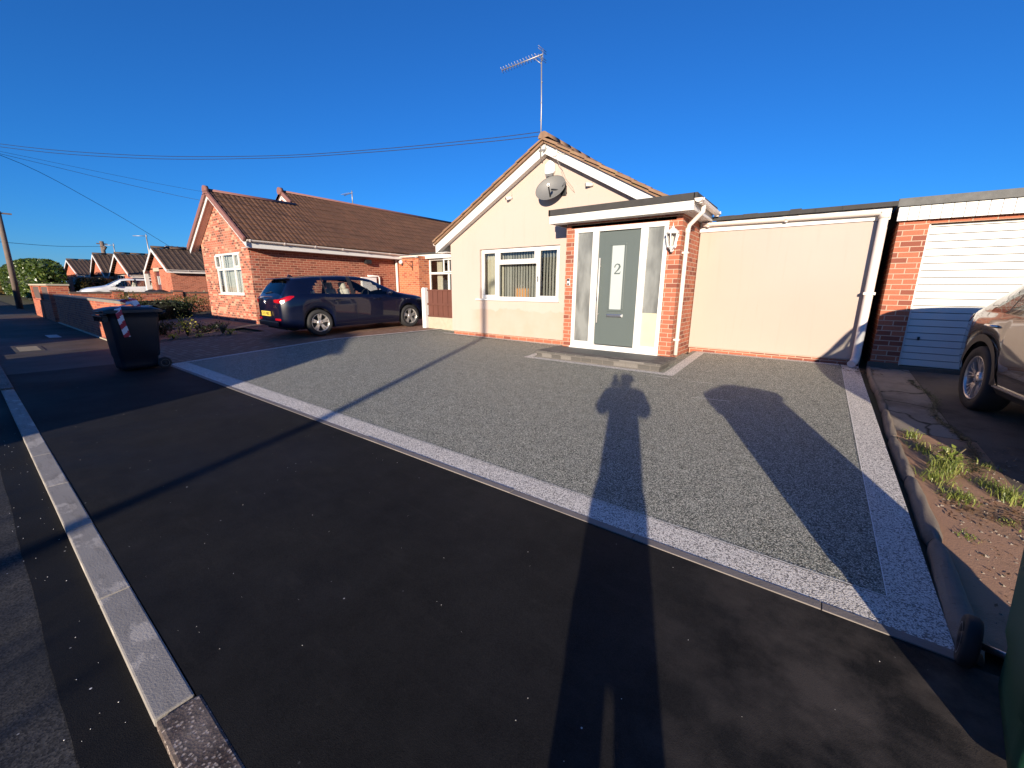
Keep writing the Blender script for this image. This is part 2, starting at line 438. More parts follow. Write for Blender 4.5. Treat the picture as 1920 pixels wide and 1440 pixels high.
MAT['dead_leaf'] = leafmat('dead_leaf', (0.05, 0.03, 0.02), (0.12, 0.06, 0.03), (0.22, 0.13, 0.07))

def tilemat(name, a, b, moss):
    t = NT(name)
    p = t.uv()
    nd = t.n('TexBrick', {'offset': 0.0}, Color1=(0, 0, 0), Color2=(1, 1, 1), Mortar=(0.5, 0.5, 0.5), Scale=1.0)
    nd.inputs['Mortar Size'].default_value = 0.0
    nd.inputs['Brick Width'].default_value = 0.3
    nd.inputs['Row Height'].default_value = 0.345
    t.t.links.new(p, nd.inputs['Vector'])
    c = t.mix(nd.outputs[0], a, b)
    c = t.mix(t.ramp(t.noise(p, 6, 7, 0.65), [(0.45, 0.0), (0.75, 0.7)]), c, tuple(x * 0.5 for x in a))
    c = t.mix(t.ramp(t.noise(p, 14, 6, 0.7), [(0.56, 0.0), (0.68, 0.7)]), c, moss)
    t.bsdf(c, 0.8, 0.3, 0, t.bump(t.noise(p, 70, 5), 0.5, 0.006))
    return t.done()
MAT['tile'] = tilemat('tile', (0.12, 0.062, 0.038), (0.165, 0.082, 0.048), (0.14, 0.095, 0.045))
MAT['tile_far'] = tilemat('tile_far', (0.075, 0.05, 0.038), (0.11, 0.07, 0.05), (0.09, 0.075, 0.04))
MAT['tile_old'] = tilemat('tile_old', (0.22, 0.13, 0.085), (0.30, 0.18, 0.11), (0.20, 0.19, 0.07))

# ------------------------------------------------------------------ terrain height
def interp(x, xs, ys):
    if x <= xs[0]: return ys[0]
    for i in range(1, len(xs)):
        if x <= xs[i]:
            f = (x - xs[i - 1]) / (xs[i] - xs[i - 1])
            return ys[i - 1] * (1 - f) + ys[i] * f
    return ys[-1]
def g2(x, y):
    a = max(0, .055 * (min(y, 14) - 2.23))
    b = interp(y, [2.23, 5.2, 8, 13], [0, .28, .36, .42])
    k = min(1, max(0, (-x - 6.5) / 2.7)); k = k * k * (3 - 2 * k)
    return a * (1 - k) + b * k

# ------------------------------------------------------------------ mesh helpers
class MB:
    def __init__(s):
        s.bm = bmesh.new()
        s.uvl = s.bm.loops.layers.uv.new('UVMap')
        s.kp = s.bm.faces.layers.int.new('keepuv')
    def face(s, pts, uvs=None):
        vs = [s.bm.verts.new(p) for p in pts]
        f = s.bm.faces.new(vs)
        if uvs:
            for l, u in zip(f.loops, uvs): l[s.uvl].uv = u
            f[s.kp] = 1
        return f
    def box(s, x0, x1, y0, y1, z0, z1, bevel=0.0, mat=None):
        b = bmesh.new() if bevel else s.bm
        vs = [b.verts.new((x, y, z)) for x in (x0, x1) for y in (y0, y1) for z in (z0, z1)]
        fs = [(0, 1, 3, 2), (4, 6, 7, 5), (0, 4, 5, 1), (2, 3, 7, 6), (0, 2, 6, 4), (1, 5, 7, 3)]
        for f in fs: b.faces.new([vs[i] for i in f])
        if bevel:
            bmesh.ops.bevel(b, geom=list(b.edges), offset=bevel, segments=2, affect='EDGES', profile=0.6)
            s.merge(b)
        return s
    def merge(s, b, mtx=None):
        me = bpy.data.meshes.new('tmp')
        b.to_mesh(me); b.free()
        if mtx is not None: me.transform(mtx)
        s.bm.from_mesh(me)
        bpy.data.meshes.remove(me)
        return s
    def add(s, other, mtx):
        me = bpy.data.meshes.new('tmp')
        other.bm.to_mesh(me)
        me.transform(mtx)
        s.bm.from_mesh(me)
        bpy.data.meshes.remove(me)
        return s
    def obox(s, c, ax, sx, sy, sz, bevel=0.0):
        """box centred at c; ax = (vx, vy, vz) unit vectors, full sizes"""
        t = MB(); t.box(-sx / 2, sx / 2, -sy / 2, sy / 2, -sz / 2, sz / 2, bevel)
        m = Matrix((ax[0], ax[1], ax[2])).transposed().to_4x4()
        s.add(t, Matrix.Translation(c) @ m); t.bm.free()
        return s
    def bar(s, a, b, wdt, h, up=(0, 0, 1), bevel=0.0):
        a, b = Vector(a), Vector(b)
        d = (b - a); L = d.length; d.normalize()
        u = Vector(up); sd = d.cross(u).normalized(); u = sd.cross(d).normalized()
        return s.obox((a + b) / 2, (d, sd, u), L, wdt, h, bevel)
    def prism(s, poly, axis, a, b):
        """poly 2D list extruded along axis ('x': poly=(y,z); 'y': poly=(x,z); 'z': poly=(x,y))"""
        def P(p, t):
            return (t, p[0], p[1]) if axis == 'x' else ((p[0], t, p[1]) if axis == 'y' else (p[0], p[1], t))
        A = [s.bm.verts.new(P(p, a)) for p in poly]
        B = [s.bm.verts.new(P(p, b)) for p in poly]
        n = len(poly)
        s.bm.faces.new(A[::-1]); s.bm.faces.new(B)
        for i in range(n):
            s.bm.faces.new((A[i], A[(i + 1) % n], B[(i + 1) % n], B[i]))
        return s
    def tube(s, pts, r, n=8, cap=True, flat=1.0):
        pts = [Vector(p) for p in pts]
        rings = []
        prevu = None
        for i, p in enumerate(pts):
            if i == 0: d = pts[1] - p
            elif i == len(pts) - 1: d = p - pts[i - 1]
            else: d = (pts[i + 1] - p).normalized() + (p - pts[i - 1]).normalized()
            d.normalize()
            if prevu is None:
                u = Vector((0, 0, 1)) if abs(d.z) < 0.9 else Vector((1, 0, 0))
            else: u = prevu
            sd = d.cross(u).normalized(); u = sd.cross(d).normalized(); prevu = u
            rr = r[i] if isinstance(r, (list, tuple)) else r
            rings.append([s.bm.verts.new(p + sd * cos(2 * pi * k / n) * rr + u * sin(2 * pi * k / n) * rr * flat) for k in range(n)])
        for A, B in zip(rings, rings[1:]):
            for k in range(n):
                f = s.bm.faces.new((A[k], A[(k + 1) % n], B[(k + 1) % n], B[k])); f.smooth = True
        if cap:
            s.bm.faces.new(rings[0][::-1]); s.bm.faces.new(rings[-1])
        return s
    def lathe(s, prof, c=(0, 0, 0), n=24, axis='z', cap=True):
        rings = []
        for (r, h) in prof:
            ring = []
            for k in range(n):
                a = 2 * pi * k / n
                p = (r * cos(a), r * sin(a), h)
                if axis == 'x': p = (h, r * cos(a), r * sin(a))
                if axis == 'y': p = (r * cos(a), h, r * sin(a))
                ring.append(s.bm.verts.new((p[0] + c[0], p[1] + c[1], p[2] + c[2])))
            rings.append(ring)
        for A, B in zip(rings, rings[1:]):
            for k in range(n):
                f = s.bm.faces.new((A[k], A[(k + 1) % n], B[(k + 1) % n], B[k])); f.smooth = True
        if cap:
            s.bm.faces.new(rings[0][::-1]); s.bm.faces.new(rings[-1])
        return s
    def grid(s, P, nu, nv, smooth=True, uvf=None, flip=False):
        V = [[s.bm.verts.new(P(i, j)) for j in range(nv + 1)] for i in range(nu + 1)]
        for i in range(nu):
            for j in range(nv):
                q = (V[i][j], V[i + 1][j], V[i + 1][j + 1], V[i][j + 1])
                if flip: q = q[::-1]
                try: f = s.bm.faces.new(q)
                except Exception: continue
                f.smooth = smooth
                if uvf:
                    ids = ((i, j), (i + 1, j), (i + 1, j + 1), (i, j + 1))
                    if flip: ids = ids[::-1]
                    for l, (a, b) in zip(f.loops, ids): l[s.uvl].uv = uvf(a, b)
                    f[s.kp] = 1
        return s
    def build(s, name, mat, parent=None, world=True, normals=True, doubles=0.0):
        bm = s.bm
        if doubles: bmesh.ops.remove_doubles(bm, verts=bm.verts, dist=doubles)
        if normals: bmesh.ops.recalc_face_normals(bm, faces=bm.faces)
        off = Vector((0, 0, 0))
        kp = bm.faces.layers.int['keepuv']; s.uvl = bm.loops.layers.uv['UVMap']
        if parent is not None and world:
            p = parent
            while p is not None:
                off += Vector(p.location); p = p.parent
        for f in bm.faces:
            if f[kp]: continue
            n = f.normal
            if n.length < 1e-6: f.normal_update(); n = f.normal
            if abs(n.z) > 0.8:
                for l in f.loops: l[s.uvl].uv = (l.vert.co.x, l.vert.co.y)
            elif abs(n.y) >= abs(n.x):
                for l in f.loops: l[s.uvl].uv = (l.vert.co.x, l.vert.co.z)
            else:
                for l in f.loops: l[s.uvl].uv = (l.vert.co.y, l.vert.co.z)
        if off.length > 0: bmesh.ops.translate(bm, verts=bm.verts, vec=-off)
        me = bpy.data.meshes.new(name)
        bm.to_mesh(me); bm.free()
        mats = mat if isinstance(mat, list) else [mat]
        for m_ in mats: me.materials.append(MAT[m_] if isinstance(m_, str) else m_)
        o = bpy.data.objects.new(name, me)
        COL.objects.link(o)
        if parent is not None: o.parent = parent
        return o

def thing(name, label, cat, loc=(0, 0, 0), rotz=0.0, group=None):
    o = bpy.data.objects.new(name, None)
    o.empty_display_size = 0.2
    COL.objects.link(o)
    o.location = loc
    o.rotation_euler = (0, 0, rotz)
    o['label'] = label; o['category'] = cat
    if group: o['group'] = group
    return o
def tag(o, label, cat, group=None):
    o['label'] = label; o['category'] = cat
    if group: o['group'] = group
    return o
def struct(o, kind='structure', label=None):
    o['kind'] = kind
    if label: o['label'] = label
    return o
def copy_tree(o, parent=None):
    c = o.copy(); COL.objects.link(c)
    if parent is not None: c.parent = parent
    for ch in list(o.children):
        copy_tree(ch, c)
    return c

# ------------------------------------------------------------------ ground sheets
def sheet(name, mat, y0, y1, xl, xr, dz, ny=24, nx=16, kind='structure', zf=None):
    m = MB()
    L = xl if callable(xl) else (lambda y: xl)
    R = xr if callable(xr) else (lambda y: xr)
    zf = zf or g2
    def P(i, j):
        y = y0 + (y1 - y0) * j / ny
        x = L(y) + (R(y) - L(y)) * i / nx
        return (x, y, zf(x, y) + dz)
    m.grid(P, nx, ny)
    o = m.build(name, mat, None, normals=False)
    if kind: struct(o, kind)
    return o

# base ground, one sheet to the horizon (road bed cut lower)
m = MB()
xs = [-600, -300, -150, -80, -50, -35, -28, -22, -18, -15] + [-14 + 0.5 * k for k in range(0, 34)] + [4, 6, 9, 14, 25, 50, 120, 400]
ys = [-400, -150, -60, -30, -16, -9.1, -9.05, -7.01, -7.0, 0.19, 0.2] + [1, 2.2] + [2.7 + 0.5 * k for k in range(24)] + [16, 20, 30, 60, 150, 500]
def Pg(i, j):
    x, y = xs[i], ys[j]
    return (x, y, (-0.12 if -7.0 <= y <= 0.19 else (g2(x, y) - 0.045 if y > 0 else -0.05)))
m.grid(Pg, len(xs) - 1, len(ys) - 1)
struct(m.build('ground', 'ground', None, normals=False))

def flat(name, mat, x0, x1, y0, y1, z, nx=8, ny=4):
    m = MB(); m.grid(lambda i, j: (x0 + (x1 - x0) * i / nx, y0 + (y1 - y0) * j / ny, z), nx, ny)
    return struct(m.build(name, mat, None, normals=False))
flat('road', 'road_old', -220, 90, -7.0, 0.16, -0.034)
# freshly patched strip of tar against the kerb, with a ragged edge
m = MB(); random.seed(3)
N_ = 240
ed = [0.19 + 0.003 * sin(k * 0.31) + random.uniform(-0.002, 0.002) for k in range(N_ + 1)]
m.grid(lambda i, j: (-12.0 + 16.0 * i / N_, 0.16 - (ed[i] if j == 0 else 0), -0.030), N_, 1)
struct(m.build('road_patch', 'road_new', None, normals=False))
flat('opposite_pavement', 'asphalt_old', -220, 90, -9.0, -7.12, 0.0)
DL = lambda y: -9.82 + (y - 2.23) * 0.235          # left edge of the resin drive
DR = lambda y: 0.655 - (y - 2.23) * 0.009
flat('pavement_new', 'asphalt_new', -10.6, 14.0, 0.27, 2.17, 0.0)
flat('pavement', 'asphalt_old', -220, -10.6, 0.27, 2.3, 0.0)
def xr_(y): return DR(y)
# resin drive and its pale border
IW = 0.22
sheet('driveway', 'resin_green', 2.45, 7.93, lambda y: DL(y) + 0.13, lambda y: 0.455 - (y - 2.45) * 0.012, 0.0, 40, 60)
sheet('driveway_border', 'resin_light', 2.23, 2.445, lambda y: DL(y) , DR, 0.002, 2, 60)
# right border strip, left border strip, back bits
def strip(name, mat, pts, dz):
    """pts: list of (xl, xr, y)"""
    m = MB()
    for (a, b) in zip(pts, pts[1:]):
        n = max(1, int(abs(b[2] - a[2]) / 0.25))
        m.grid(lambda i, j: ((a[0] + (b[0] - a[0]) * j / n) if i == 0 else (a[1] + (b[1] - a[1]) * j / n),
                             a[2] + (b[2] - a[2]) * j / n,
                             g2((a[0] if i == 0 else a[1]), a[2] + (b[2] - a[2]) * j / n) + dz), 1, n)
    return struct(m.build(name, mat, None, normals=False))
strip('driveway_border', 'resin_light', [(0.459, DR(2.448), 2.448), (0.392, DR(7.9), 7.9), (0.385, 0.60, 8.26)], 0.002)
strip('driveway_border', 'resin_light', [(DL(2.45), DL(2.45) + 0.125, 2.448), (DL(8.2), DL(8.2) + 0.125, 8.2)], 0.002)
sheet('driveway', 'resin_green', 7.93, 8.29, -1.85, 0.385, 0.0, 3, 10)
sheet('driveway', 'resin_green', 7.93, 8.35, lambda y: DL(y) + 0.13, -7.72, 0.0, 3, 4)
# thin steel trims between the two resins, and pale inset round the step
def line(name, mat, pts, wd, dz, sub=24):
    m = MB()
    for a, b in zip(pts, pts[1:]):
        a = Vector(a + (0,)); b = Vector(b + (0,)); d = (b - a).normalized(); s_ = Vector((-d.y, d.x, 0)) * wd / 2
        m.grid(lambda i, j: (lambda p: (p.x, p.y, g2(p.x, p.y) + dz))(a + (b - a) * j / sub + (s_ if i else -s_)), 1, sub)
    return m.build(name, mat, None, normals=False)
o = line('metal_trim', 'white_thing', [(-9.6, 2.4465), (0.457, 2.4465)], 0.005, 0.0065)
struct(o)
o = line('metal_trim', 'white_thing', [(0.457, 2.4465), (0.39, 7.93)], 0.005, 0.0065)
struct(o)
m = MB()
for poly in ([(-4.33, 6.17), (-1.78, 6.17), (-1.78, 6.29), (-4.33, 6.29)], [(-1.78, 6.17), (-1.62, 6.17), (-1.62, 8.28), (-1.78, 8.28)], [(-4.33, 6.29), (-4.2, 6.29), (-4.2, 7.0), (-4.33, 7.0)],
             [(-1.62, 8.17), (0.36, 8.17), (0.36, 8.28), (-1.62, 8.28)], [(-7.9, 7.5), (-4.33, 7.5), (-4.33, 7.6), (-7.9, 7.6)]):
    m.face([(x, y, g2(x, y) + 0.004) for x, y in poly])
struct(m.build('driveway_border', 'resin_light', None, normals=False))
m = MB()   # faint chalky mortar line left on the resin
for a, b in (((-1.05, 6.05), (-1.35, 6.0)), ((-0.72, 5.32), (-1.12, 5.25)), ((-1.62, 6.02), (-2.0, 6.05))):
    a = Vector(a + (0,)); b = Vector(b + (0,)); d = (b - a).normalized(); s_ = Vector((-d.y, d.x, 0)) * .006
    m.face([(p.x, p.y, g2(p.x, p.y) + 0.003) for p in (a - s_, b - s_ * .4, b + s_ * .4, a + s_)])
struct(m.build('chalk_line', 'white_thing', None, normals=False))
# concrete edging between pavement and border
m = MB()
x = -9.85
while x < 0.68:
    x2 = min(x + 0.914, 0.68)
    dzz = random.uniform(-0.002, 0.002)
    m.box(x + 0.002, x2 - 0.002, 2.17, 2.228, -0.06, 0.006 + dzz, 0.003)
    x = x2
struct(m.build('edging', 'edging'))
# right garden: soil, slabs, dark drive
sheet('soil', 'soil', 2.3, 5.2, 0.74, 1.28, 0.0, 14, 6)
sheet('soil', 'soil', 2.0, 2.3, 0.80, 2.6, 0.0, 2, 6)
sheet('concrete_slab', 'slab', 5.2, 8.29, 0.72, 1.18, 0.003, 12, 4)
sheet('neighbour_driveway', 'slab_dark', 2.3, 8.34, lambda y: 1.28 if y < 5.2 else 1.19, 4.6, -0.002, 24, 12)
# left neighbour: block paving, bed, patio
NBL = lambda y: -14.0 + 0.9 * max(0, y - 3.0) * 1.0
sheet('block_paving', 'block_paving', 2.3, 5.0, lambda y: -14.2 + (y - 2.3) * 0.72, lambda y: DL(y) - 0.006, 0.0, 20, 20)
sheet('block_paving', 'block_paving', 5.0, 13.0, -14.36, lambda y: min(DL(y), DL(8.3)) - 0.006, 0.0, 30, 20)
sheet('patio', 'patio', 3.4, 5.66, -20.0, lambda y: -14.25 + (y - 3.4) * 0.3, 0.004, 10, 14)
# kerbs -------------------------------------------------------------------
m = MB()
x = -1.625
while x > -9.0:
    x2 = max(x - 0.914, -9.05)
    dz = random.uniform(-0.0015, 0.0015)
    m.box(x2 + 0.004, x - 0.004, 0.15 + abs(dz), 0.267, -0.12, 0.003 + dz, 0.007)
    x = x2
struct(m.build('kerb', 'kerb'))
m = MB()
x = -1.62
while x < 13:
    m.box(x, x + 0.95, 0.152, 0.285, -0.12, 0.002, 0.012); x += 0.955
struct(m.build('old_kerb', 'kerb_aggregate'))
m = MB()
x = -9.06
while x > -80:
    m.box(x - 0.91, x, 0.15, 0.267, -0.12, 0.03 if x > -13 else 0.07, 0.012); x -= 0.914
struct(m.build('kerb', 'kerb_aggregate'))
m = MB(); x = -80
while x < 20:
    m.box(x, x + .91, -7.12, -7.0, -0.12, 0.02, 0.012); x += .914
struct(m.build('kerb', 'kerb'))
# rounded concrete haunch along the right side of the drive
m = MB(); random.seed(11)
segs = [(2.24, 3.12), (3.13, 4.02), (4.03, 4.93), (4.94, 5.85), (5.86, 6.7), (6.71, 7.5), (7.51, 8.24)]
for (ya, yb) in segs:
    n = int((yb - ya) / 0.07)
    ph = random.uniform(0, 6)
    def P(i, j, ya=ya, yb=yb, n=n, ph=ph):
        y = ya + (yb - ya) * j / n
        e = 1.0 - 0.35 * (abs(j / n - 0.5) * 2) ** 10
        wd = interp(y, [2.2, 3.4, 5.5, 8.2], [0.055, 0.045, 0.036, 0.032]) * (1 + 0.08 * sin(y * 7 + ph)) * e
        hh = interp(y, [2.2, 4, 8.2], [0.05, 0.042, 0.034]) * (1 + 0.1 * sin(y * 5 + ph * 2)) * e
        cx = 0.715 + 0.01 * sin(y * 2.3)
        a = pi * i / 10
        wd *= 1 + 0.07 * sin(y * 31 + i) * sin(y * 17 + i * 2.1) ; hh *= 1 + 0.12 * sin(y * 23 + i * 1.3) * sin(y * 41)
        return (cx - wd * cos(a), y, g2(cx, y) - 0.03 + (hh + 0.03) * sin(a) ** 0.8)
    m.grid(P, 10, n)
    for yy, jj in ((ya, 0), (yb, n)):
        m.face([P(i, jj) for i in range(11)])
struct(m.build('concrete_haunch', 'haunch'))

# ------------------------------------------------------------------ building helpers
def wall_y(m, x0, x1, yf, yb, z0, z1, holes=()):
    """wall slab facing -Y with rectangular holes [(hx0,hx1,hz0,hz1)] (non-overlapping in x)"""
    hs = sorted(holes); x = x0
    for (a, b, c, d) in hs:
        if a > x: m.box(x, a, yf, yb, z0, z1)
        if c > z0: m.box(a, b, yf, yb, z0, c)
        if d < z1: m.box(a, b, yf, yb, d, z1)
        x = b
    if x < x1: m.box(x, x1, yf, yb, z0, z1)
def wall_x(m, y0, y1, xf, xb, z0, z1, holes=()):
    hs = sorted(holes); y = y0
    a_, b_ = min(xf, xb), max(xf, xb)
    for (a, b, c, d) in hs:
        if a > y: m.box(a_, b_, y, a, z0, z1)
        if c > z0: m.box(a_, b_, a, b, z0, c)
        if d < z1: m.box(a_, b_, a, b, d, z1)
        y = b
    if y < y1: m.box(a_, b_, y, y1, z0, z1)

def tiled_plane(m, ridge_a, ridge_b, eave_a, eave_b, tw=0.3, th=0.345, prof='roll', jitter=0.0, seed=1, step=0.022):
    """heightfield of interlocking tiles on the plane given by four corners"""
    rnd = random.Random(seed)
    A, B, Cc, D = Vector(ridge_a), Vector(ridge_b), Vector(eave_a), Vector(eave_b)
    L = (B - A).length; H = (Cc - A).length
    nt = max(1, round(L / tw)); nr = max(1, round(H / th))
    u = (B - A).normalized(); v = (Cc - A).normalized(); n = u.cross(v)
    if n.z < 0: n = -n
    if prof == 'roll': us = [(0, 0.0), (0.10, 0.9), (0.2, 1.0), (0.3, 0.9), (0.4, 0.0), (0.5, -.05), (0.60, 0.55), (0.7, 0.6), (0.8, 0.55), (0.9, 0.0)]
    elif prof == 'double': us = [(0, 0.0), (0.12, 0.9), (0.25, 1.0), (0.38, 0.9), (0.5, 0.0), (0.75, 0.0)]
    else: us = [(0, 0.0), (0.03, -.35), (0.06, 0.0), (0.5, 0.0)]
    amp = {'roll': 0.015, 'double': 0.02}.get(prof, 0.01)
    for r in range(nr):
        cols = []
        v0, v1 = H * r / nr, H * (r + 1) / nr + 0.02
        if r == nr - 1: v1 = H
        for t in range(nt):
            jz = rnd.uniform(-jitter, jitter)
            for (f, hgt) in us:
                cols.append(((t + f) * L / nt, hgt * amp + jz))
        cols.append((L, 0))
        off = [0.0, step, -0.004]
        rows = []
        for k, (vv, dz) in enumerate(((v0, 0.004), (v1, step), (v1, -0.01))):
            rows.append([m.bm.verts.new(A + u * a + v * vv + n * (h * (1 if k < 2 else 0.3) + dz)) for (a, h) in cols])
        for k in range(2):
            for i in range(len(cols) - 1):
                f = m.bm.faces.new((rows[k][i], rows[k][i + 1], rows[k + 1][i + 1], rows[k + 1][i]))
                f.smooth = False
                f[m.kp] = 1
                for l, (ii, kk) in zip(f.loops, ((i, k), (i + 1, k), (i + 1, k + 1), (i, k + 1))):
                    l[m.uvl].uv = (cols[ii][0], v0 + 0.01 if kk == 0 else v1 - 0.03)
    return m

def half_round(m, a, b, r, up=(0, 0, 1), n=8, seg=0.45, lift=0.0):
    """row of half-round ridge tiles from a to b"""
    a, b = Vector(a), Vector(b); d = b - a; L = d.length; d.normalize()
    s_ = d.cross(Vector(up)).normalized(); u = s_.cross(d).normalized()
    k = max(1, round(L / seg))
    for q in range(k):
        p0 = a + d * (L * q / k); p1 = a + d * (L * (q + 1) / k + 0.02)
        rings = []
        for (p, rr) in ((p0, r), (p1, r * 1.025)):
            rings.append([m.bm.verts.new(p + s_ * cos(pi * t / n) * rr + u * (sin(pi * t / n) * rr + lift)) for t in range(n + 1)])
        for t in range(n):
            f = m.bm.faces.new((rings[0][t], rings[0][t + 1], rings[1][t + 1], rings[1][t])); f.smooth = True
        for ring in rings: m.bm.faces.new(ring)
    return m

def gutter(m, a, b, r=0.055, n=8):
    a, b = Vector(a), Vector(b); d = (b - a).normalized()
    s_ = d.cross(Vector((0, 0, 1))).normalized()
    for (rr) in (r, r - 0.006):
        rings = [[m.bm.verts.new(p + s_ * cos(pi + pi * t / n) * rr + Vector((0, 0, 1)) * sin(pi + pi * t / n) * rr) for t in range(n + 1)] for p in (a, b)]
        for t in range(n):
            f = m.bm.faces.new((rings[0][t], rings[0][t + 1], rings[1][t + 1], rings[1][t])); f.smooth = True
    for p in (a, b):
        m.bm.faces.new([m.bm.verts.new(p + s_ * cos(pi + pi * t / n) * r + Vector((0, 0, 1)) * sin(pi + pi * t / n) * r) for t in range(n + 1)])
    # brackets
    L = (b - a).length; k = max(1, int(L / 1.0))
    for q in range(k + 1):
        p = a + d * (0.08 + (L - 0.16) * q / k)
        for sgn in (-1, 1):
            m.obox(p + s_ * sgn * (r + 0.002) + Vector((0, 0, -0.01)), (d, s_, Vector((0, 0, 1))), 0.035, 0.012, 0.035)
        m.obox(p + Vector((0, 0, -r - 0.003)), (d, s_, Vector((0, 0, 1))), 0.035, 0.08, 0.012)
    return m

def frame_rect(m, x0, x1, z0, z1, yf, yb, wdt, bev=0.006):
    m.box(x0, x1, yf, yb, z1 - wdt, z1, bev); m.box(x0, x1, yf, yb, z0, z0 + wdt, bev)
    m.box(x0, x0 + wdt, yf + 0.0015, yb, z0 + wdt, z1 - wdt, bev); m.box(x1 - wdt, x1, yf + 0.0015, yb, z0 + wdt, z1 - wdt, bev)

# ================================================================== MAIN BUNGALOW
GZ = 0.30
H1 = thing('rendered_bungalow', 'cream rendered bungalow with grey front door, brick porch and flat-roofed side wing', 'house', (-4.7, 7.65, GZ))
RX, RZ = -4.79, 4.27       # ridge
XL, XR = -7.62, -1.96      # walls
YF = 7.62
YB = 16.5
slope = 0.545
def rz(x): return RZ - abs(x - RX) * slope
wx0, wx1, wz0, wz1 = -6.66, -4.47, 1.20, 2.36
m = MB()
wall_y(m, XL, XR, YF, YF + 0.28, 0.40, 2.36, [(wx0, wx1, wz0, 2.36)])
m.prism([(XL, 2.36), (XR, 2.36), (XR, rz(XR) - 0.14), (RX, RZ - 0.14), (XL, rz(XL) - 0.14)], 'y', YF, YF + 0.28)
wall_x(m, YF + 0.28, YB, XL, XL + 0.28, 0.40, 2.6)
wall_x(m, YF + 0.28, YB, XR, XR - 0.28, 0.40, 2.6)
m.build('wall', 'cream_render', H1)
m = MB()
m.box(XL + 0.03, XR, YF + 0.03, YF + 0.25, 0.1, 0.40)
m.box(XL + 0.03, XL + 0.25, YF + 0.25, YB, 0.1, 0.40)
m.build('plinth', 'brick_subject', H1)
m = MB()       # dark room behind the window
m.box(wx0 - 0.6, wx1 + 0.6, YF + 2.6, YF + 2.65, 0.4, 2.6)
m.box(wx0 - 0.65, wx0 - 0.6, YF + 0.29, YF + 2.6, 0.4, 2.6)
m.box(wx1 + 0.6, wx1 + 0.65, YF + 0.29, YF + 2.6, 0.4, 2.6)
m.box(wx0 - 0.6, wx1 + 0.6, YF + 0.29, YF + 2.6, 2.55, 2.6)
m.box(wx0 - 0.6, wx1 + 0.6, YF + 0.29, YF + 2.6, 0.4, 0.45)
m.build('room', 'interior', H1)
# roof
EX = 3.2; EXR = 2.62
m = MB()
yv = YF - 0.17
tiled_plane(m, (RX, yv - .03, RZ + 0.06), (RX, YB, RZ + 0.06), (RX - EX, yv - .03, RZ + 0.06 - EX * slope), (RX - EX, YB, RZ + 0.06 - EX * slope), jitter=0.008, seed=4)
tiled_plane(m, (RX, yv - .03, RZ + 0.06), (RX, YB, RZ + 0.06), (RX + EXR, yv - .03, RZ + 0.06 - EXR * slope), (RX + EXR, YB, RZ + 0.06 - EXR * slope), jitter=0.008, seed=5)
roof = m.build('roof', 'tile_old', H1)
m = MB()
for sg in (-1, 1):      # lumpy tile ends and mortar undercloak along the verge
    rnd = random.Random(5 + sg); k = 0
    EX_ = EX if sg < 0 else EXR
    while k < EX_:
        st = 0.31
        a = Vector((RX + sg * k, yv - 0.05, RZ + 0.045 - k * slope)); b = Vector((RX + sg * min(EX_, k + st + .03), yv - 0.05, RZ + 0.045 - min(EX_, k + st + .03) * slope + 0.018))
        m.bar(a, b, 0.10 + rnd.uniform(0, .02), 0.035 + rnd.uniform(0, 0.012), (0, 0, 1), 0.006)
        k += st
    m.bar((RX, yv - 0.03, RZ + 0.005), (RX + sg * EX_, yv - 0.03, RZ + 0.005 - EX_ * slope), 0.06, 0.045)
m.build('verge', 'tile_old', H1)
m = MB(); half_round(m, (RX, yv - 0.08, RZ + 0.06), (RX, YB, RZ + 0.06), 0.115)
m.bm.normal_update()
m.build('ridge_tile', 'tile_old', roof)
# barge boards
for sg in (-1, 1):
    m = MB()
    far = 3.19 if sg < 0 else 2.42
    y0, y1 = YF - 0.17, YF - 0.148
    top = -0.02; dpt = 0.165
    pts = [(RX, RZ + top), (RX + sg * far, RZ + top - far * slope), (RX + sg * far, RZ + top - far * slope - (0.19 if sg < 0 else dpt + .03)), (RX + sg * (far - 0.30), RZ + top - (far - 0.30) * slope - dpt - .02), (RX, RZ + top - dpt - .02)]
    if sg > 0: pts = pts[::-1]
    m.prism(pts, 'y', y0, y1)
    # soffit strip behind the board
    m.bar((RX + sg * 0.0, YF - 0.075, RZ + top - dpt + 0.01), (RX + sg * far, YF - 0.075, RZ + top - dpt + 0.01 - far * slope), 0.145, 0.012)
    m.build('bargeboard', 'upvc', H1)
m = MB()
m.box(RX - 3.19, RX - 3.17, YF - 0.14, YB, RZ - 3.19 * slope - 0.2, RZ - 3.19 * slope - 0.02)
m.box(RX - 3.17, XL, YF - 0.14, YB, RZ - 3.19 * slope - 0.2, RZ - 3.19 * slope - 0.185)
m.build('fascia', 'upvc', H1)
m = MB(); gutter(m, (RX - 3.25, YF - 0.15, 2.56), (RX - 3.25, YB, 2.56)); m.build('gutter', 'upvc_gutter', H1)
# window -----------------------------------------------------------------
win = thing('window', '', '', (0, 0, 0)); del win['label'], win['category']
win.parent = H1; win.location = (0, 0, 0)
yw = YF + 0.06
m = MB()
A, B = wx0 + 0.004, wx1 - 0.004
mx0, mx1 = A + 0.50, A + 1.60
frame_rect(m, A, B, wz0 + 0.03, wz1, yw, yw + 0.07, 0.055)
for xx in (mx0, mx1): m.box(xx - 0.028, xx + 0.028, yw + 0.001, yw + 0.07, wz0 + 0.085, wz1 - 0.055, 0.005)
tz = 2.04
m.box(mx0 + 0.028, mx1 - 0.028, yw + 0.002, yw + 0.07, tz - 0.03, tz + 0.03, 0.005)
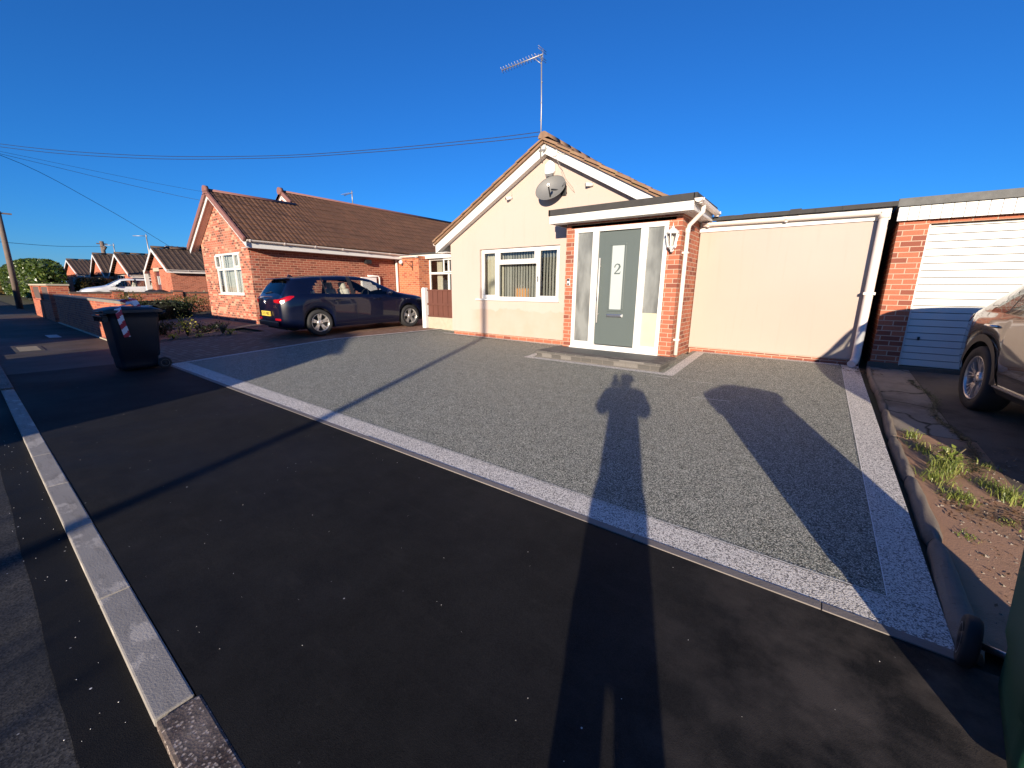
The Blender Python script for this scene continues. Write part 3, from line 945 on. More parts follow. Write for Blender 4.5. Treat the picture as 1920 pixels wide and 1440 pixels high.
# opening sashes proud of the frame
frame_rect(m, A + 0.03, mx0 - 0.012, wz0 + 0.06, wz1 - 0.03, yw - 0.018, yw + 0.02, 0.062)
frame_rect(m, mx0 + 0.012, mx1 - 0.012, tz + 0.012, wz1 - 0.03, yw - 0.018, yw + 0.02, 0.062)
frame_rect(m, mx1 + 0.012, B - 0.03, wz0 + 0.06, wz1 - 0.03, yw - 0.018, yw + 0.02, 0.062)
m.build('frame', 'upvc', win)
m = MB(); m.box(A - 0.12, B + 0.03, YF - 0.05, yw + 0.02, wz0 - 0.005, wz0 + 0.028, 0.008); m.build('sill', 'upvc', win)
for (a, b, c, d) in ((A + 0.09, mx0 - 0.07, wz0 + 0.12, wz1 - 0.09), (mx0 + 0.07, mx1 - 0.07, tz + 0.07, wz1 - 0.09), (mx0 + 0.028, mx1 - 0.028, wz0 + 0.085, tz - 0.03), (mx1 + 0.07, B - 0.09, wz0 + 0.12, wz1 - 0.09)):
    m = MB(); m.box(a - 0.01, b + 0.01, yw + 0.024, yw + 0.03, c - 0.01, d + 0.01); m.build('pane', 'glass', win)
m = MB(); m.box(mx1 + 0.03, mx1 + 0.055, yw - 0.045, yw - 0.02, 1.62, 1.74, 0.004); m.box(mx1 + 0.035, mx1 + 0.05, yw - 0.06, yw - 0.02, 1.70, 1.72); m.build('window_handle', 'chrome', win)
# vertical blind: tilted vanes (one mesh, a pattern of strips)
m = MB(); rnd = random.Random(2)
x = A + 0.50
while x < B - 0.05:
    a = radians(85 + rnd.uniform(-5, 5)); hw = 0.036
    dx, dy = cos(a) * hw, sin(a) * hw
    p = [(x - dx, YF + 0.26 + dy * -1), (x + dx, YF + 0.26 + dy)]
    m.face([(p[0][0], p[0][1], wz0 + 0.06), (p[1][0], p[1][1], wz0 + 0.06), (p[1][0], p[1][1], wz1 - 0.05), (p[0][0], p[0][1], wz1 - 0.05)])
    x += 0.077
m.build('vertical_blind', 'blind', H1)
m = MB()       # gathered curtain behind the left light
def Pc(i, j):
    x = A + 0.02 + 0.50 * i / 40
    return (x, YF + 0.26 + 0.035 * sin(i * 1.1) + 0.012 * sin(i * 2.7), wz0 + 0.06 + (wz1 - wz0 - 0.1) * j / 4)
m.grid(Pc, 40, 4); m.build('curtain', 'fabric', H1)
t = thing('orange_toolbox', 'orange box standing behind the blind on the window ledge', 'box', (-5.62, YF + 0.34, 1.21))
m = MB(); m.box(-0.17, 0.17, -0.05, 0.09, 0, 0.27, 0.02); m.build('body', 'orange', t, world=False)
m = MB(); m.tube([(-0.09, 0.02, 0.27), (-0.09, 0.02, 0.34), (0.09, 0.02, 0.34), (0.09, 0.02, 0.27)], 0.014, 8); m.build('handle', 'white_thing', t, world=False)
# porch -------------------------------------------------------------------
PX0, PX1, PY0 = -4.06, -1.955, 7.15
m = MB()
FX0, FX1, FZ0, FZ1 = -3.885, -2.165, 0.37, 2.555
wall_y(m, PX0, PX1, PY0, PY0 + 0.10, 0.26, 2.66, [(FX0, FX1, 0.26, FZ1)])
m.box(PX0, PX0 + 0.1, PY0 + 0.1, YF, 0.26, 2.66)
m.box(PX1 - 0.1, PX1, PY0 + 0.1, 8.4, 0.26, 2.66)
m.build('porch_wall', 'brick_subject', H1)
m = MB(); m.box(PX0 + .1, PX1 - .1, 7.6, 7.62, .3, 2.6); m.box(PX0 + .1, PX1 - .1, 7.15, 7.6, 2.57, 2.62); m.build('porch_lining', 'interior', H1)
m = MB()
m.box(-4.28, -1.74, 6.86, 8.34, 2.80, 2.86); m.box(-4.29, -1.735, 6.845, 6.875, 2.78, 2.885, 0.004)
m.box(-1.755, -1.70, 6.845, 8.3, 2.80, 2.885, 0.004)
m.box(-4.29, -4.255, 6.845, 7.6, 2.78, 2.885, 0.004)
m.build('porch_roof', 'felt', H1)
m = MB(); m.box(-4.275, -1.745, 6.865, 6.885, 2.645, 2.80, 0.003); m.box(-4.275, -4.255, 6.885, 7.6, 2.645, 2.80); m.box(-1.765, -1.745, 6.885, 8.2, 2.645, 2.80)
m.box(-4.255, -1.765, 6.885, PY0 - 0.003, 2.655, 2.668); m.box(PX1 + 0.004, -1.765, PY0, 8.29, 2.655, 2.668)
for k in range(5): m.box(PX1 + 0.04 + k * 0.045, PX1 + 0.045 + k * 0.045, 6.9, 8.2, 2.651, 2.656)
m.build('porch_fascia', 'upvc', H1)
m = MB(); gutter(m, (-1.675, 6.83, 2.80), (-1.675, 8.22, 2.78), 0.058); m.build('porch_gutter', 'upvc_gutter', H1)
m = MB()
m.tube([(-1.675, 7.18, 2.75), (-1.675, 7.18, 2.66), (-1.72, 7.2, 2.62), (-1.88, 7.28, 2.49), (-1.905, 7.30, 2.42), (-1.905, 7.30, 1.4), (-1.905, 7.30, 0.37)], 0.034, 12)
m.tube([(-1.905, 7.30, 2.44), (-1.905, 7.30, 2.36)], 0.04, 12)
for z in (2.05, 0.62):
    m.box(-1.955, -1.86, 7.26, 7.34, z, z + 0.03, 0.004)
m.build('downpipe', 'upvc_gutter', H1)
# door frame
m = MB()
yf = PY0 - 0.005
frame_rect(m, FX0, FX1, FZ0, FZ1, yf, yf + 0.08, 0.07)
dx0, dx1 = -3.40, -2.61
for xx in (dx0 - 0.05, dx1 + 0.05): m.box(xx - 0.06, xx + 0.06, yf + 0.001, yf + 0.08, FZ0 + 0.07, FZ1 - 0.07, 0.006)
m.box(FX0 + 0.07, dx0 - 0.11, yf + 0.002, yf + 0.07, FZ0 + 0.07, FZ0 + 0.12, 0.004); m.box(dx1 + 0.11, FX1 - 0.07, yf + 0.002, yf + 0.07, FZ0 + 0.07, FZ0 + 0.12, 0.004)
m.box(FX0 - 0.01, FX1 + 0.01, yf - 0.04, yf + 0.03, FZ0 - 0.025, FZ0 + 0.012, 0.008)
m.box(FX0 - 0.002, FX1 + 0.002, yf - 0.012, yf + 0.004, FZ1 - 0.018, FZ1 + 0.006, 0.004)
dfm = m.build('door_frame', 'upvc', H1)
m = MB(); m.box(FX0 + 0.06, dx0 - 0.1, yf + 0.03, yf + 0.045, FZ0 + 0.11, FZ1 - 0.06); m.build('side_pane', 'frosted', dfm)
m = MB(); m.box(dx1 + 0.1, FX1 - 0.06, yf + 0.03, yf + 0.045, FZ0 + 0.70, FZ1 - 0.06); m.build('side_pane', 'frosted', dfm)
m = MB(); m.box(dx1 + 0.1, FX1 - 0.06, yf + 0.03, yf + 0.045, FZ0 + 0.11, FZ0 + 0.70)
for z in (0.30, 0.48): m.box(dx1 + 0.1, FX1 - 0.06, yf + 0.028, yf + 0.031, FZ0 + z, FZ0 + z + 0.008)
o = m.build('side_pane', 'curtain_pane', dfm); o['label'] = 'lower part of the right side pane with cream boxes behind it'
# door
m = MB()
dz0, dz1 = FZ0 + 0.085, FZ1 - 0.085
m.box(dx0 + 0.015, dx1 - 0.015, yf + 0.018, yf + 0.065, dz0, dz1, 0.004)
gx0, gx1, gz0, gz1 = -3.11, -2.90, 1.12, 2.22
# raised moulding round the glazing and the door panels
for (a, b, c, d, t_) in ((gx0 - 0.045, gx1 + 0.045, gz0 - 0.045, gz1 + 0.045, 0.04),):
    frame_rect(m, a, b, c, d, yf + 0.004, yf + 0.03, t_, 0.008)
for xx in (dx0 + 0.12, dx1 - 0.12): m.box(xx - 0.004, xx + 0.004, yf + 0.0155, yf + 0.02, dz0 + 0.1, dz1 - 0.08)
door = m.build('front_door', 'door_grey', H1)
m = MB(); m.box(gx0 - 0.005, gx1 + 0.005, yf + 0.008, yf + 0.0175, gz0 - 0.005, gz1 + 0.005); m.build('glazing', 'frosted_light', door)
m = MB()       # pull bar
hx = dx0 + 0.075
m.tube([(hx, yf - 0.05, 0.86), (hx, yf - 0.05, 2.02)], 0.014, 10)
for z in (1.02, 1.88): m.tube([(hx, yf - 0.05, z), (hx, yf + 0.02, z)], 0.01, 8)
m.build('door_handle', 'satin', door)
m = MB(); m.box(hx - 0.06, hx - 0.02, yf + 0.0, yf + 0.02, 1.25, 1.33, 0.008); m.build('lock', 'chrome', door)
m = MB(); m.box(gx0 - 0.05, gx1 + 0.05, yf + 0.0, yf + 0.02, 0.97, 1.03, 0.01); m.box(gx0 - 0.02, gx1 + 0.02, yf - 0.006, yf + 0.002, 0.985, 1.015, 0.003); m.build('letterbox', 'steel', door)
# serif figure 2 on the glass
def two(m, x, z, h, y):
    path = [(-0.30, 0.66), (-0.24, 0.84), (-0.06, 0.95), (0.14, 0.88), (0.22, 0.70), (0.12, 0.50), (-0.06, 0.30), (-0.28, 0.09)]
    wds = [0.03, 0.055, 0.05, 0.08, 0.10, 0.085, 0.055, 0.035]
    L, R = [], []
    for i, (a, b) in enumerate(path):
        p0 = Vector(path[max(0, i - 1)]); p1 = Vector(path[min(len(path) - 1, i + 1)])
        d = (p1 - p0).normalized(); nn = Vector((-d.y, d.x))
        L.append(Vector((a, b)) + nn * wds[i]); R.append(Vector((a, b)) - nn * wds[i])
    def W(p): return (x + p[0] * h, y, z + p[1] * h)
    for i in range(len(path) - 1):
        m.face([W(L[i]), W(L[i + 1]), W(R[i + 1]), W(R[i])])
    m.face([W((-0.33, 0.0)), W((0.26, 0.0)), W((0.30, 0.12)), W((-0.30, 0.12))])
    m.face([W((0.22, 0.10)), W((0.30, 0.10)), W((0.33, 0.26)), W((0.29, 0.26))])
    m.face([W((-0.36, 0.62)), W((-0.25, 0.62)), W((-0.22, 0.74)), W((-0.32, 0.74))])
m = MB(); two(m, -3.0, 1.735, 0.185, yf + 0.0068); m.build('house_number', 'door_grey', door)
# step
st = MB()
st.box(-4.12, -1.86, 6.30, 7.145, 0.20, 0.30)
step = st.build('step', 'step_block', H1)
m = MB(); m.box(-4.14, -1.84, 6.28, 6.52, 0.30, 0.355, 0.008); m.box(-2.08, -1.84, 6.523, 7.145, 0.30, 0.355, 0.008); m.build('edging', 'step_block', step)
m = MB(); m.box(-4.14, -2.083, 6.523, 7.145, 0.30, 0.354, 0.003); m.build('tread', 'step_top', step)
# garage wing --------------------------------------------------------------
m = MB(); m.box(-1.95, 0.60, 8.33, 8.45, 0.40, 2.66); m.box(0.5, 0.62, 8.45, 15, 0.3, 2.6); m.build('garage_wall', 'cream_render', H1)
m = MB(); m.box(-1.94, 0.585, 8.30, 8.328, 0.42, 2.50, 0.003); m.build('garage_panel', 'cream_panel', H1)
m = MB(); m.box(-1.93, 0.60, 8.315, 8.42, 0.1, 0.40); m.build('plinth', 'brick_subject', H1)
m = MB(); m.box(-1.95, 0.62, 8.27, 8.30, 2.485, 2.65, 0.003); m.build('garage_fascia', 'upvc', H1)
m = MB(); m.box(-1.69, 0.66, 8.22, 15.5, 2.655, 2.69); m.box(-1.9, 0.66, 8.2, 8.235, 2.655, 2.72, 0.005)
rnd = random.Random(3)
for k in range(7): m.box(-1.6 + k * .33, -1.6 + k * .33 + rnd.uniform(.15, .33), 8.193, 8.199, 2.655, 2.70 + rnd.uniform(0, .04))
m.build('garage_roof', 'felt', H1)
m = MB(); gutter(m, (-1.88, 8.205, 2.625), (0.60, 8.205, 2.60), 0.058); m.build('garage_gutter', 'upvc_gutter', H1)
m = MB()
m.tube([(0.545, 8.205, 2.585), (0.545, 8.205, 0.46), (0.53, 8.17, 0.40), (0.50, 8.10, 0.375)], 0.055, 14)
m.tube([(0.545, 8.205, 2.58), (0.545, 8.205, 2.50)], 0.064, 14); m.box(0.48, 0.62, 8.15, 8.27, 1.42, 1.46, 0.004)
m.build('garage_downpipe', 'upvc_gutter', H1)

# ------------------------------------------------------------------ right hand garage
G1 = thing('brick_garage', 'flat-roofed brick garage with ribbed white up-and-over door and slatted white fascia', 'garage', (2.2, 8.3, 0.34))
m = MB()
m.box(0.73, 1.05, 8.3, 8.52, 0.32, 2.46); m.box(3.22, 3.55, 8.3, 8.52, 0.32, 2.46); m.box(0.73, 0.95, 8.52, 14, 0.32, 2.46)
m.box(1.05, 3.22, 8.32, 8.52, 2.40, 2.46)
m.build('wall', 'brick_subject', G1)
m = MB()
z = 0.40; n = 0
while z < 2.37:
    h = min(0.098, 2.385 - z)
    m.box(1.075, 3.195, 8.362, 8.384, z, z + h - 0.009, 0.004)
    z += 0.098
m.box(1.052, 1.072, 8.34, 8.384, 0.39, 2.39); m.box(3.197, 3.217, 8.34, 8.384, 0.39, 2.39)
gd = m.build('garage_door', 'white_door', G1)
m = MB(); m.box(1.055, 3.215, 8.385, 8.40, 0.39, 2.395); m.build('groove_shade', 'grey_felt', gd)  # dark sheet behind the white ribs, paints the shade of the grooves
m = MB(); m.box(1.2, 1.225, 8.33, 8.362, 0.78, 0.83, 0.004); m.build('door_handle', 'black_plastic', gd)
m = MB(); m.box(0.69, 4.4, 8.24, 8.27, 2.455, 2.635)
x = 0.69
while x < 4.4:
    m.box(x + 0.003, x + 0.107, 8.226, 8.241, 2.45, 2.635, 0.003); x += 0.11
m.build('fascia', 'upvc', G1)
m = MB(); m.box(0.68, 4.45, 8.2, 14, 2.638, 2.70); m.box(0.67, 4.45, 8.19, 8.23, 2.638, 2.745, 0.006); m.build('roof', 'grey_felt', G1)
m = MB(); m.box(1.05, 3.22, 8.29, 8.5, 0.26, 0.385); m.box(0.7, 1.05, 8.27, 8.3, 0.26, 0.42); m.build('threshold', 'slab_dark', G1)

# ------------------------------------------------------------------ things fixed to the main bungalow
# television aerial
t = thing('tv_aerial', 'tall television aerial mast with a long comb antenna clamped beside the cream gable peak', 'aerial', (-4.87, 7.42, 4.1))
m = MB(); m.tube([(0, 0, -0.1), (-0.005, 0, 0.8), (-0.03, 0, 1.68)], 0.0125, 8); 
for z in (0.55, 0.85, 1.2): m.tube([(-0.01, 0, z), (-0.01, 0, z + .02)], 0.016, 8)
m.build('mast', 'galv', t, world=False)
m = MB()
a, b = Vector((0.02, -0.02, 1.66)), Vector((-0.93, -0.06, 1.63))
m.tube([a, b], 0.009, 6)
m.tube([(-.03, 0, 1.52), (-.2, -0.02, 1.66)], 0.007, 6)
d = (b - a).normalized()
for k in range(13):
    p = a.lerp(b, 0.16 + 0.84 * k / 12)
    L = 0.055
    m.tube([p + Vector((0, -L, 0.035)), p + Vector((0, L, -0.035))], 0.004, 5)
    m.tube([p + Vector((0, 0, 0.04)), p + Vector((0, 0, -0.04))], 0.003, 5)
for z in (-0.09, -0.05, 0.05, 0.09): m.tube([(0.0, -0.16, 1.66 + z), (0.0, 0.12, 1.66 + z)], 0.005, 5); 
m.tube([(0, 0, 1.56), (0, 0, 1.76)], 0.005, 5)
m.build('antenna', 'galv', t, world=False)
m = MB(); m.box(-0.05, 0.1, 0.0, 0.05, 0.02, 0.05); m.box(-0.04, 0.08, 0.0, 0.05, 0.3, 0.33); m.tube([(0.09, 0.02, 0.0), (0.12, 0.01, 0.2), (0.04, -.02, 0.33), (0.13, 0.0, 0.05), (0.06, 0, -0.02)], 0.008, 6); m.build('bracket', 'galv', t, world=False)
# satellite dish
t = thing('satellite_dish', 'grey satellite dish on the cream gable wall', 'satellite dish', (-4.62, 7.42, 3.42))
face = Vector((0.25, -0.92, 0.30)).normalized()
qd = face.to_track_quat('Z', 'Y').to_matrix().to_4x4() @ Matrix.Rotation(radians(25), 4, 'Z')
m = MB()
def Pd(i, j):
    r = j / 8; a = 2 * pi * i / 40
    return (0.31 * r * cos(a), 0.225 * r * sin(a), 0.075 * (r * r - 1))
m2 = MB(); m2.grid(Pd, 40, 8)
m2.grid(lambda i, j: Vector(Pd(i, j)) - Vector((0, 0, 0.006)), 40, 8)
rim = [Vector(Pd(i, 8)) for i in range(41)]
m2.tube(rim, 0.006, 5, cap=False)
m.add(m2, qd); m.build('reflector', 'dish', t, world=False)
tip = face * 0.34 + Vector((0.06, 0, -0.13))
m = MB(); m.bar(Vector((0, 0, -0.18)) - face * 0.02, tip, 0.02, 0.03); m.tube([Vector((0, 0.0, -0.0)) - face * .07, (0.16, 0.1, -0.05), (0.2, 0.2, -0.05)], 0.018, 8)
m.tube([(0.2, 0.1, 0.0), (0.3, 0.02, 0.06), (0.28, 0.16, -.1), (0.24, 0.18, -0.06)], 0.006, 5); m.box(0.14, 0.26, 0.16, 0.2, -0.14, 0.04, 0.01)
m.build('arm', 'black_plastic', t, world=False)
m = MB(); m.tube([tip, tip - face * 0.09 + Vector((0, 0, 0.05))], [0.03, 0.022], 10); m.build('receiver', 'white_thing', t, world=False)
# hexagonal alarm box
t = thing('alarm_box', 'white hexagonal alarm box near the top of the cream gable', 'alarm box', (-4.74, 7.62, 3.82))
m = MB(); m.prism([(0.14 * cos(a) * 0.9, 0.155 * sin(a)) for a in [pi / 2 + k * pi / 3 for k in range(6)]], 'y', -0.07, 0.0)
bmesh.ops.bevel(m.bm, geom=list(m.bm.edges), offset=0.012, segments=2, affect='EDGES'); m.build('cover', 'white_thing', t, world=False)
m = MB(); m.prism([(-0.07, -0.15), (0.07, -0.15), (0.10, -0.10), (-0.10, -0.10)], 'y', -0.075, -0.06); m.build('strobe', 'dish', t, world=False)
# cctv cameras
def cctv(loc, dirv, label):
    t = thing('security_camera', label, 'security camera', loc, group='security cameras on the cream gable')
    d = Vector(dirv).normalized()
    m = MB(); m.lathe([(0.035, -0.012), (0.035, 0.0)], (0, 0, 0), 14, 'y'); m.tube([(0, 0, 0), (0, -0.05, -0.0)], 0.012, 8); m.build('mount', 'white_thing', t, world=False)
    p0 = Vector((0, -0.05, 0)) - d * 0.05
    m = MB(); m.tube([p0, p0 + d * 0.14], 0.032, 14); m.build('body', 'white_thing', t, world=False)
    m = MB(); m.tube([p0 + d * 0.141, p0 + d * 0.146], 0.027, 14); m.build('lens', 'black_plastic', t, world=False)
    m = MB(); m.tube([(0.01, -0.01, 0.02), (0.03, -0.008, 0.08), (-0.01, -0.006, 0.16), (-0.02, -0.006, 0.24)], 0.004, 5); m.build('lead', 'cable', t, world=False)
cctv((-5.74, 7.62, 3.38), (-0.45, -0.8, -0.2), 'small white security camera left of the satellite dish on the gable')
cctv((-3.83, 7.62, 3.40), (-0.75, -0.6, 0.0), 'small white security camera right of the satellite dish on the gable')
# lantern
t = thing('wall_lantern', 'white six-sided wall lantern beside the porch door', 'lantern', (-2.06, 7.15, 2.2))
m = MB(); m.tube([(0, -0.005, -0.02), (0.0, -0.03, -0.11), (0.0, -0.08, -0.13), (0.0, -0.12, -0.1), (0, -0.13, -0.06)], 0.013, 8); m.lathe([(0.05, -0.02), (0.045, 0.0)], (0, 0, -0.03), 12, 'y'); m.build('bracket', 'white_thing', t, world=False)
m = MB()
cx, cy = 0, -0.13
def hexr(r, z): return [Vector((cx + r * cos(pi / 6 + k * pi / 3), cy + r * sin(pi / 6 + k * pi / 3), z)) for k in range(6)]
lo, hi = hexr(0.052, -0.06), hexr(0.098, 0.15)
for k in range(6):
    m.bar(lo[k], hi[k], 0.014, 0.014)
    m.bar(lo[k], lo[(k + 1) % 6], 0.014, 0.014); m.bar(hi[k], hi[(k + 1) % 6], 0.018, 0.018)
m.lathe([(0.115, 0.15), (0.10, 0.165), (0.055, 0.21), (0.025, 0.225), (0.025, 0.24), (0.008, 0.26), (0.003, 0.31)], (cx, cy, 0), 6)
m.lathe([(0.055, -0.06), (0.04, -0.075), (0.03, -0.095), (0.012, -0.105), (0.014, -0.12), (0.003, -0.14)], (cx, cy, 0), 6)
m.build('frame', 'white_thing', t, world=False)
m = MB()
for k in range(6): m.face([lo[k], lo[(k + 1) % 6], hi[(k + 1) % 6], hi[k]])
m.build('glass', 'lantern_glass', t, world=False)
m = MB(); m.lathe([(0.012, -0.05), (0.018, -0.03), (0.02, 0.05), (0.014, 0.1), (0.002, 0.115)], (cx, cy, 0), 10); m.build('bulb', 'white_thing', t, world=False)
# doorbell
t = thing('doorbell', 'small black and white doorbell camera on the brick left of the door', 'doorbell', (-3.975, 7.15, 1.6))
m = MB(); m.box(-0.03, 0.03, -0.02, 0, -0.065, 0.065, 0.006); m.build('body', 'white_thing', t, world=False)
m = MB(); m.box(-0.028, 0.028, -0.026, -0.019, 0.02, 0.06, 0.004); m.build('lens', 'black_plastic', t, world=False)
m = MB(); m.box(-0.02, 0.02, -0.025, -0.019, -0.058, -0.02, 0.004); m.build('button', 'black_plastic', t, world=False)
# junction box and loose cables near the peak
t = thing('junction_box', 'small white cable junction box on the barge board right of the aerial', 'junction box', (-4.54, 7.45, 4.03))
m = MB(); m.box(-0.045, 0.045, -0.03, 0, -0.05, 0.05, 0.006); m.build('box', 'white_thing', t, world=False)
m = MB()
m.tube([(0, -0.015, 0.05), (-0.06, -0.03, 0.12), (-0.1, -0.03, 0.22), (-0.18, -.03, 0.26), (-0.24, -0.02, 0.2)], 0.005, 5)
m.tube([(0, -0.015, -0.05), (0.05, -0.02, -0.14), (0.1, 0.1, -0.28), (0.16, 0.155, -0.45), (0.32, 0.158, -0.63), (0.36, 0.16, -0.72), (0.30, 0.16, -0.66), (0.12, 0.155, -.45), (0.05, .15, -.3)], 0.0045, 5)
m.tube([(-0.05, -0.02, 0.1), (0.1, -0.03, -0.02), (0.25, -0.025, -0.06), (0.42, -0.02, -0.08)], 0.004, 5)
m.build('lead', 'cable', t, world=False)

# ================================================================== GENERIC PARTS FOR OTHER HOUSES
def upvc_window(parent, x0, x1, z0, z1, y, cols, transom=None, curtain=True, name='window', glassm='glass'):
    m = MB(); frame_rect(m, x0, x1, z0, z1, y, y + 0.07, 0.06)
    W_ = x1 - x0
    xs_ = [x0 + W_ * c for c in cols]
    for xx in xs_: m.box(xx - 0.035, xx + 0.035, y + 0.001, y + 0.07, z0 + 0.06, z1 - 0.06)
    if transom: m.box(x0 + 0.06, x1 - 0.06, y - 0.006, y + 0.069, transom - 0.035, transom + 0.035)
    m.box(x0 - 0.04, x1 + 0.04, y - 0.05, y + 0.02, z0 - 0.03, z0 + 0.004)
    f = m.build(name, 'upvc', parent)
    m = MB(); m.box(x0 + 0.04, x1 - 0.04, y + 0.03, y + 0.036, z0 + 0.04, z1 - 0.04); m.build('pane', glassm, f)
    return f

# ------------------------------------------------------------------ neighbour's bungalow (left)
H2 = thing('brick_bungalow', 'red brick bungalow with brown pantile roof behind the dark blue hatchback', 'house', (-16.33, 9.0, 0.3))
NX0, NX1, NY0 = -18.3, -14.36, 5.65
NRX, NRZ, NS = -16.33, 4.42, 0.66
def nrz(x): return NRZ - abs(x - NRX) * NS
m = MB()
hw = (-17.2, -15.1, 1.19, 2.55)
wall_y(m, NX0, NX1, NY0, NY0 + 0.25, 0.2, 2.55, [hw])
m.prism([(NX0, 2.55), (NX1, 2.55), (NX1, nrz(NX1) - 0.2), (NRX, NRZ - 0.2), (NX0, nrz(NX0) - 0.2)], 'y', NY0, NY0 + 0.25)
m.build('front_wall', 'brick_gable', H2)
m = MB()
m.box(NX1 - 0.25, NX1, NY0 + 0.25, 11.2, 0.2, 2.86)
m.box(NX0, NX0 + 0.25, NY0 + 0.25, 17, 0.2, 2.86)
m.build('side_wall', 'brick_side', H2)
m = MB()
m.box(NX1, -13.0, 11.2, 11.45, 0.2, 2.72); m.box(-13.25, -13.0, 11.45, 11.75, 0.2, 2.72)
m.box(-13.0, -8.0, 11.75, 11.9, 0.2, 1.22)
m.build('rear_wall', 'brick_orange', H2)
m = MB(); m.box(-14.3, -8.0, 14, 14.05, 0.3, 2.7); m.box(-14.3, -8, 11.9, 14, 2.68, 2.72); m.box(-8.05, -8.0, 11.9, 14, .3, 2.7)
m.box(-14.34, -14.3, 11.5, 14.05, 0.3, 2.7); m.build('room', 'interior', H2)
m = MB(); m.box(-18.0, -14.7, 7.5, 7.55, 0.3, 2.8); m.build('room', 'interior', H2)
f = upvc_window(H2, -13.0, -9.2, 1.22, 2.62, 11.75, (0.29, 0.46, 0.72), None)
m = MB(); frame_rect(m, -12.1, -11.2, 2.08, 2.6, 11.66, 11.7, 0.05); m.box(-12.98, -9.2, 11.73, 11.82, 2.02, 2.1); m.build('sash', 'upvc', f)
m = MB()
for (xa, xb, ph) in ((-12.8, -12.45, 0), (-12.2, -12.0, 1), (-10.95, -10.4, 2)):
    m.grid(lambda i, j: (xa + (xb - xa) * i / 20, 12.0 + 0.04 * sin(i * 1.2 + ph), 1.22 + 1.35 * j / 3), 20, 3)
m.build('curtain', 'fabric', H2)
f = upvc_window(H2, hw[0] + 0.01, hw[1] - 0.01, hw[2] + 0.02, hw[3] - 0.005, NY0 + 0.02, (0.27, 0.73), 2.03)
for (xa, xb) in ((hw[0] + .05, hw[0] + .5), (hw[1] - .5, hw[1] - .06)):
    m = MB(); frame_rect(m, xa, xb, 2.07, 2.5, NY0 - 0.025, NY0 + 0.015, 0.055); m.build('sash', 'upvc', f)
m = MB()
for (xa, xb) in ((hw[0] + .02, hw[0] + 0.62), (hw[1] - .62, hw[1] - .02)):
    m.grid(lambda i, j: (xa + (xb - xa) * i / 24, NY0 + 0.15 + 0.02 * sin(i * 1.1), 1.2 + 1.33 * j / 3), 24, 3)
m.grid(lambda i, j: (hw[0] + 2.1 * i / 4, NY0 + 0.19, 1.2 + 1.33 * j / 3), 4, 3)
m.build('curtain', 'blind', H2)
# roofs
m = MB()
yv2 = NY0 - 0.22; EN = 2.45; lift = 0.03
tiled_plane(m, (NRX, yv2, NRZ + lift), (NRX, 8.2, NRZ + lift), (NRX + EN, yv2, NRZ + lift - EN * NS), (NRX + EN, 8.2, NRZ + lift - EN * NS), seed=8, jitter=0.002)
tiled_plane(m, (NRX, yv2, NRZ + lift), (NRX, 8.2, NRZ + lift), (NRX - EN, yv2, NRZ + lift - EN * NS), (NRX - EN, 8.2, NRZ + lift - EN * NS), seed=9, jitter=0.002)
R2X = NRX - 0.85; R2Z = NRZ + 0.85 * NS
EN2 = NRX + EN - R2X
tiled_plane(m, (R2X, 8.2, R2Z + lift), (R2X, 18, R2Z + lift), (R2X + EN2, 8.2, R2Z + lift - EN2 * NS), (R2X + EN2, 18, R2Z + lift - EN2 * NS), seed=10, jitter=0.002)
tiled_plane(m, (R2X, 8.2, R2Z + lift), (R2X, 18, R2Z + lift), (R2X - EN2, 8.2, R2Z + lift - EN2 * NS), (R2X - EN2, 18, R2Z + lift - EN2 * NS), seed=11, jitter=0.002)
roof = m.build('roof', 'tile', H2)
m = MB(); half_round(m, (NRX, yv2 - 0.04, NRZ + 0.02), (NRX, 8.2, NRZ + 0.02), 0.085, seg=3); m.build('ridge_tile', 'verge_cap', roof)
m = MB(); half_round(m, (R2X, 8.1, R2Z + 0.02), (R2X, 18, R2Z + 0.02), 0.085, seg=10)
m.build('ridge_tile', 'verge_cap', roof)
m = MB()
for sg in (-1, 1):
    k = 0
    while k < EN:
        a = Vector((NRX + sg * k, yv2 - 0.045, NRZ + 0.0 - k * NS)); kk = min(EN, k + 0.33)
        b = Vector((NRX + sg * kk, yv2 - 0.045, NRZ + 0.012 - kk * NS))
        m.bar(a, b, 0.07, 0.15, (0, 0, 1), 0.012); k += 0.31
    m.build('verge_cap', 'verge_cap', H2); m = MB()
    for k in (0, 0.31): 
        m.bar((R2X + sg * k, 8.16, R2Z - k * NS), (R2X + sg * (k + .33), 8.16, R2Z - (k + .33) * NS), 0.07, 0.15, (0, 0, 1), 0.012)
    m.bar((R2X, 8.16, R2Z), (R2X + sg * EN2, 8.16, R2Z - EN2 * NS), 0.07, 0.14) if sg < 0 else None
    m.build('verge_cap', 'verge_cap', H2); m = MB()
m.tube([(NRX, yv2 - 0.10, NRZ + 0.05), (NRX, yv2 + 0.02, NRZ + 0.05)], 0.13, 14)
m.build('ridge_end', 'verge_cap', roof); m = MB()
m.tube([(R2X, 8.06, R2Z + 0.05), (R2X, 8.2, R2Z + 0.05)], 0.13, 14)
m.build('ridge_end', 'verge_cap', roof)
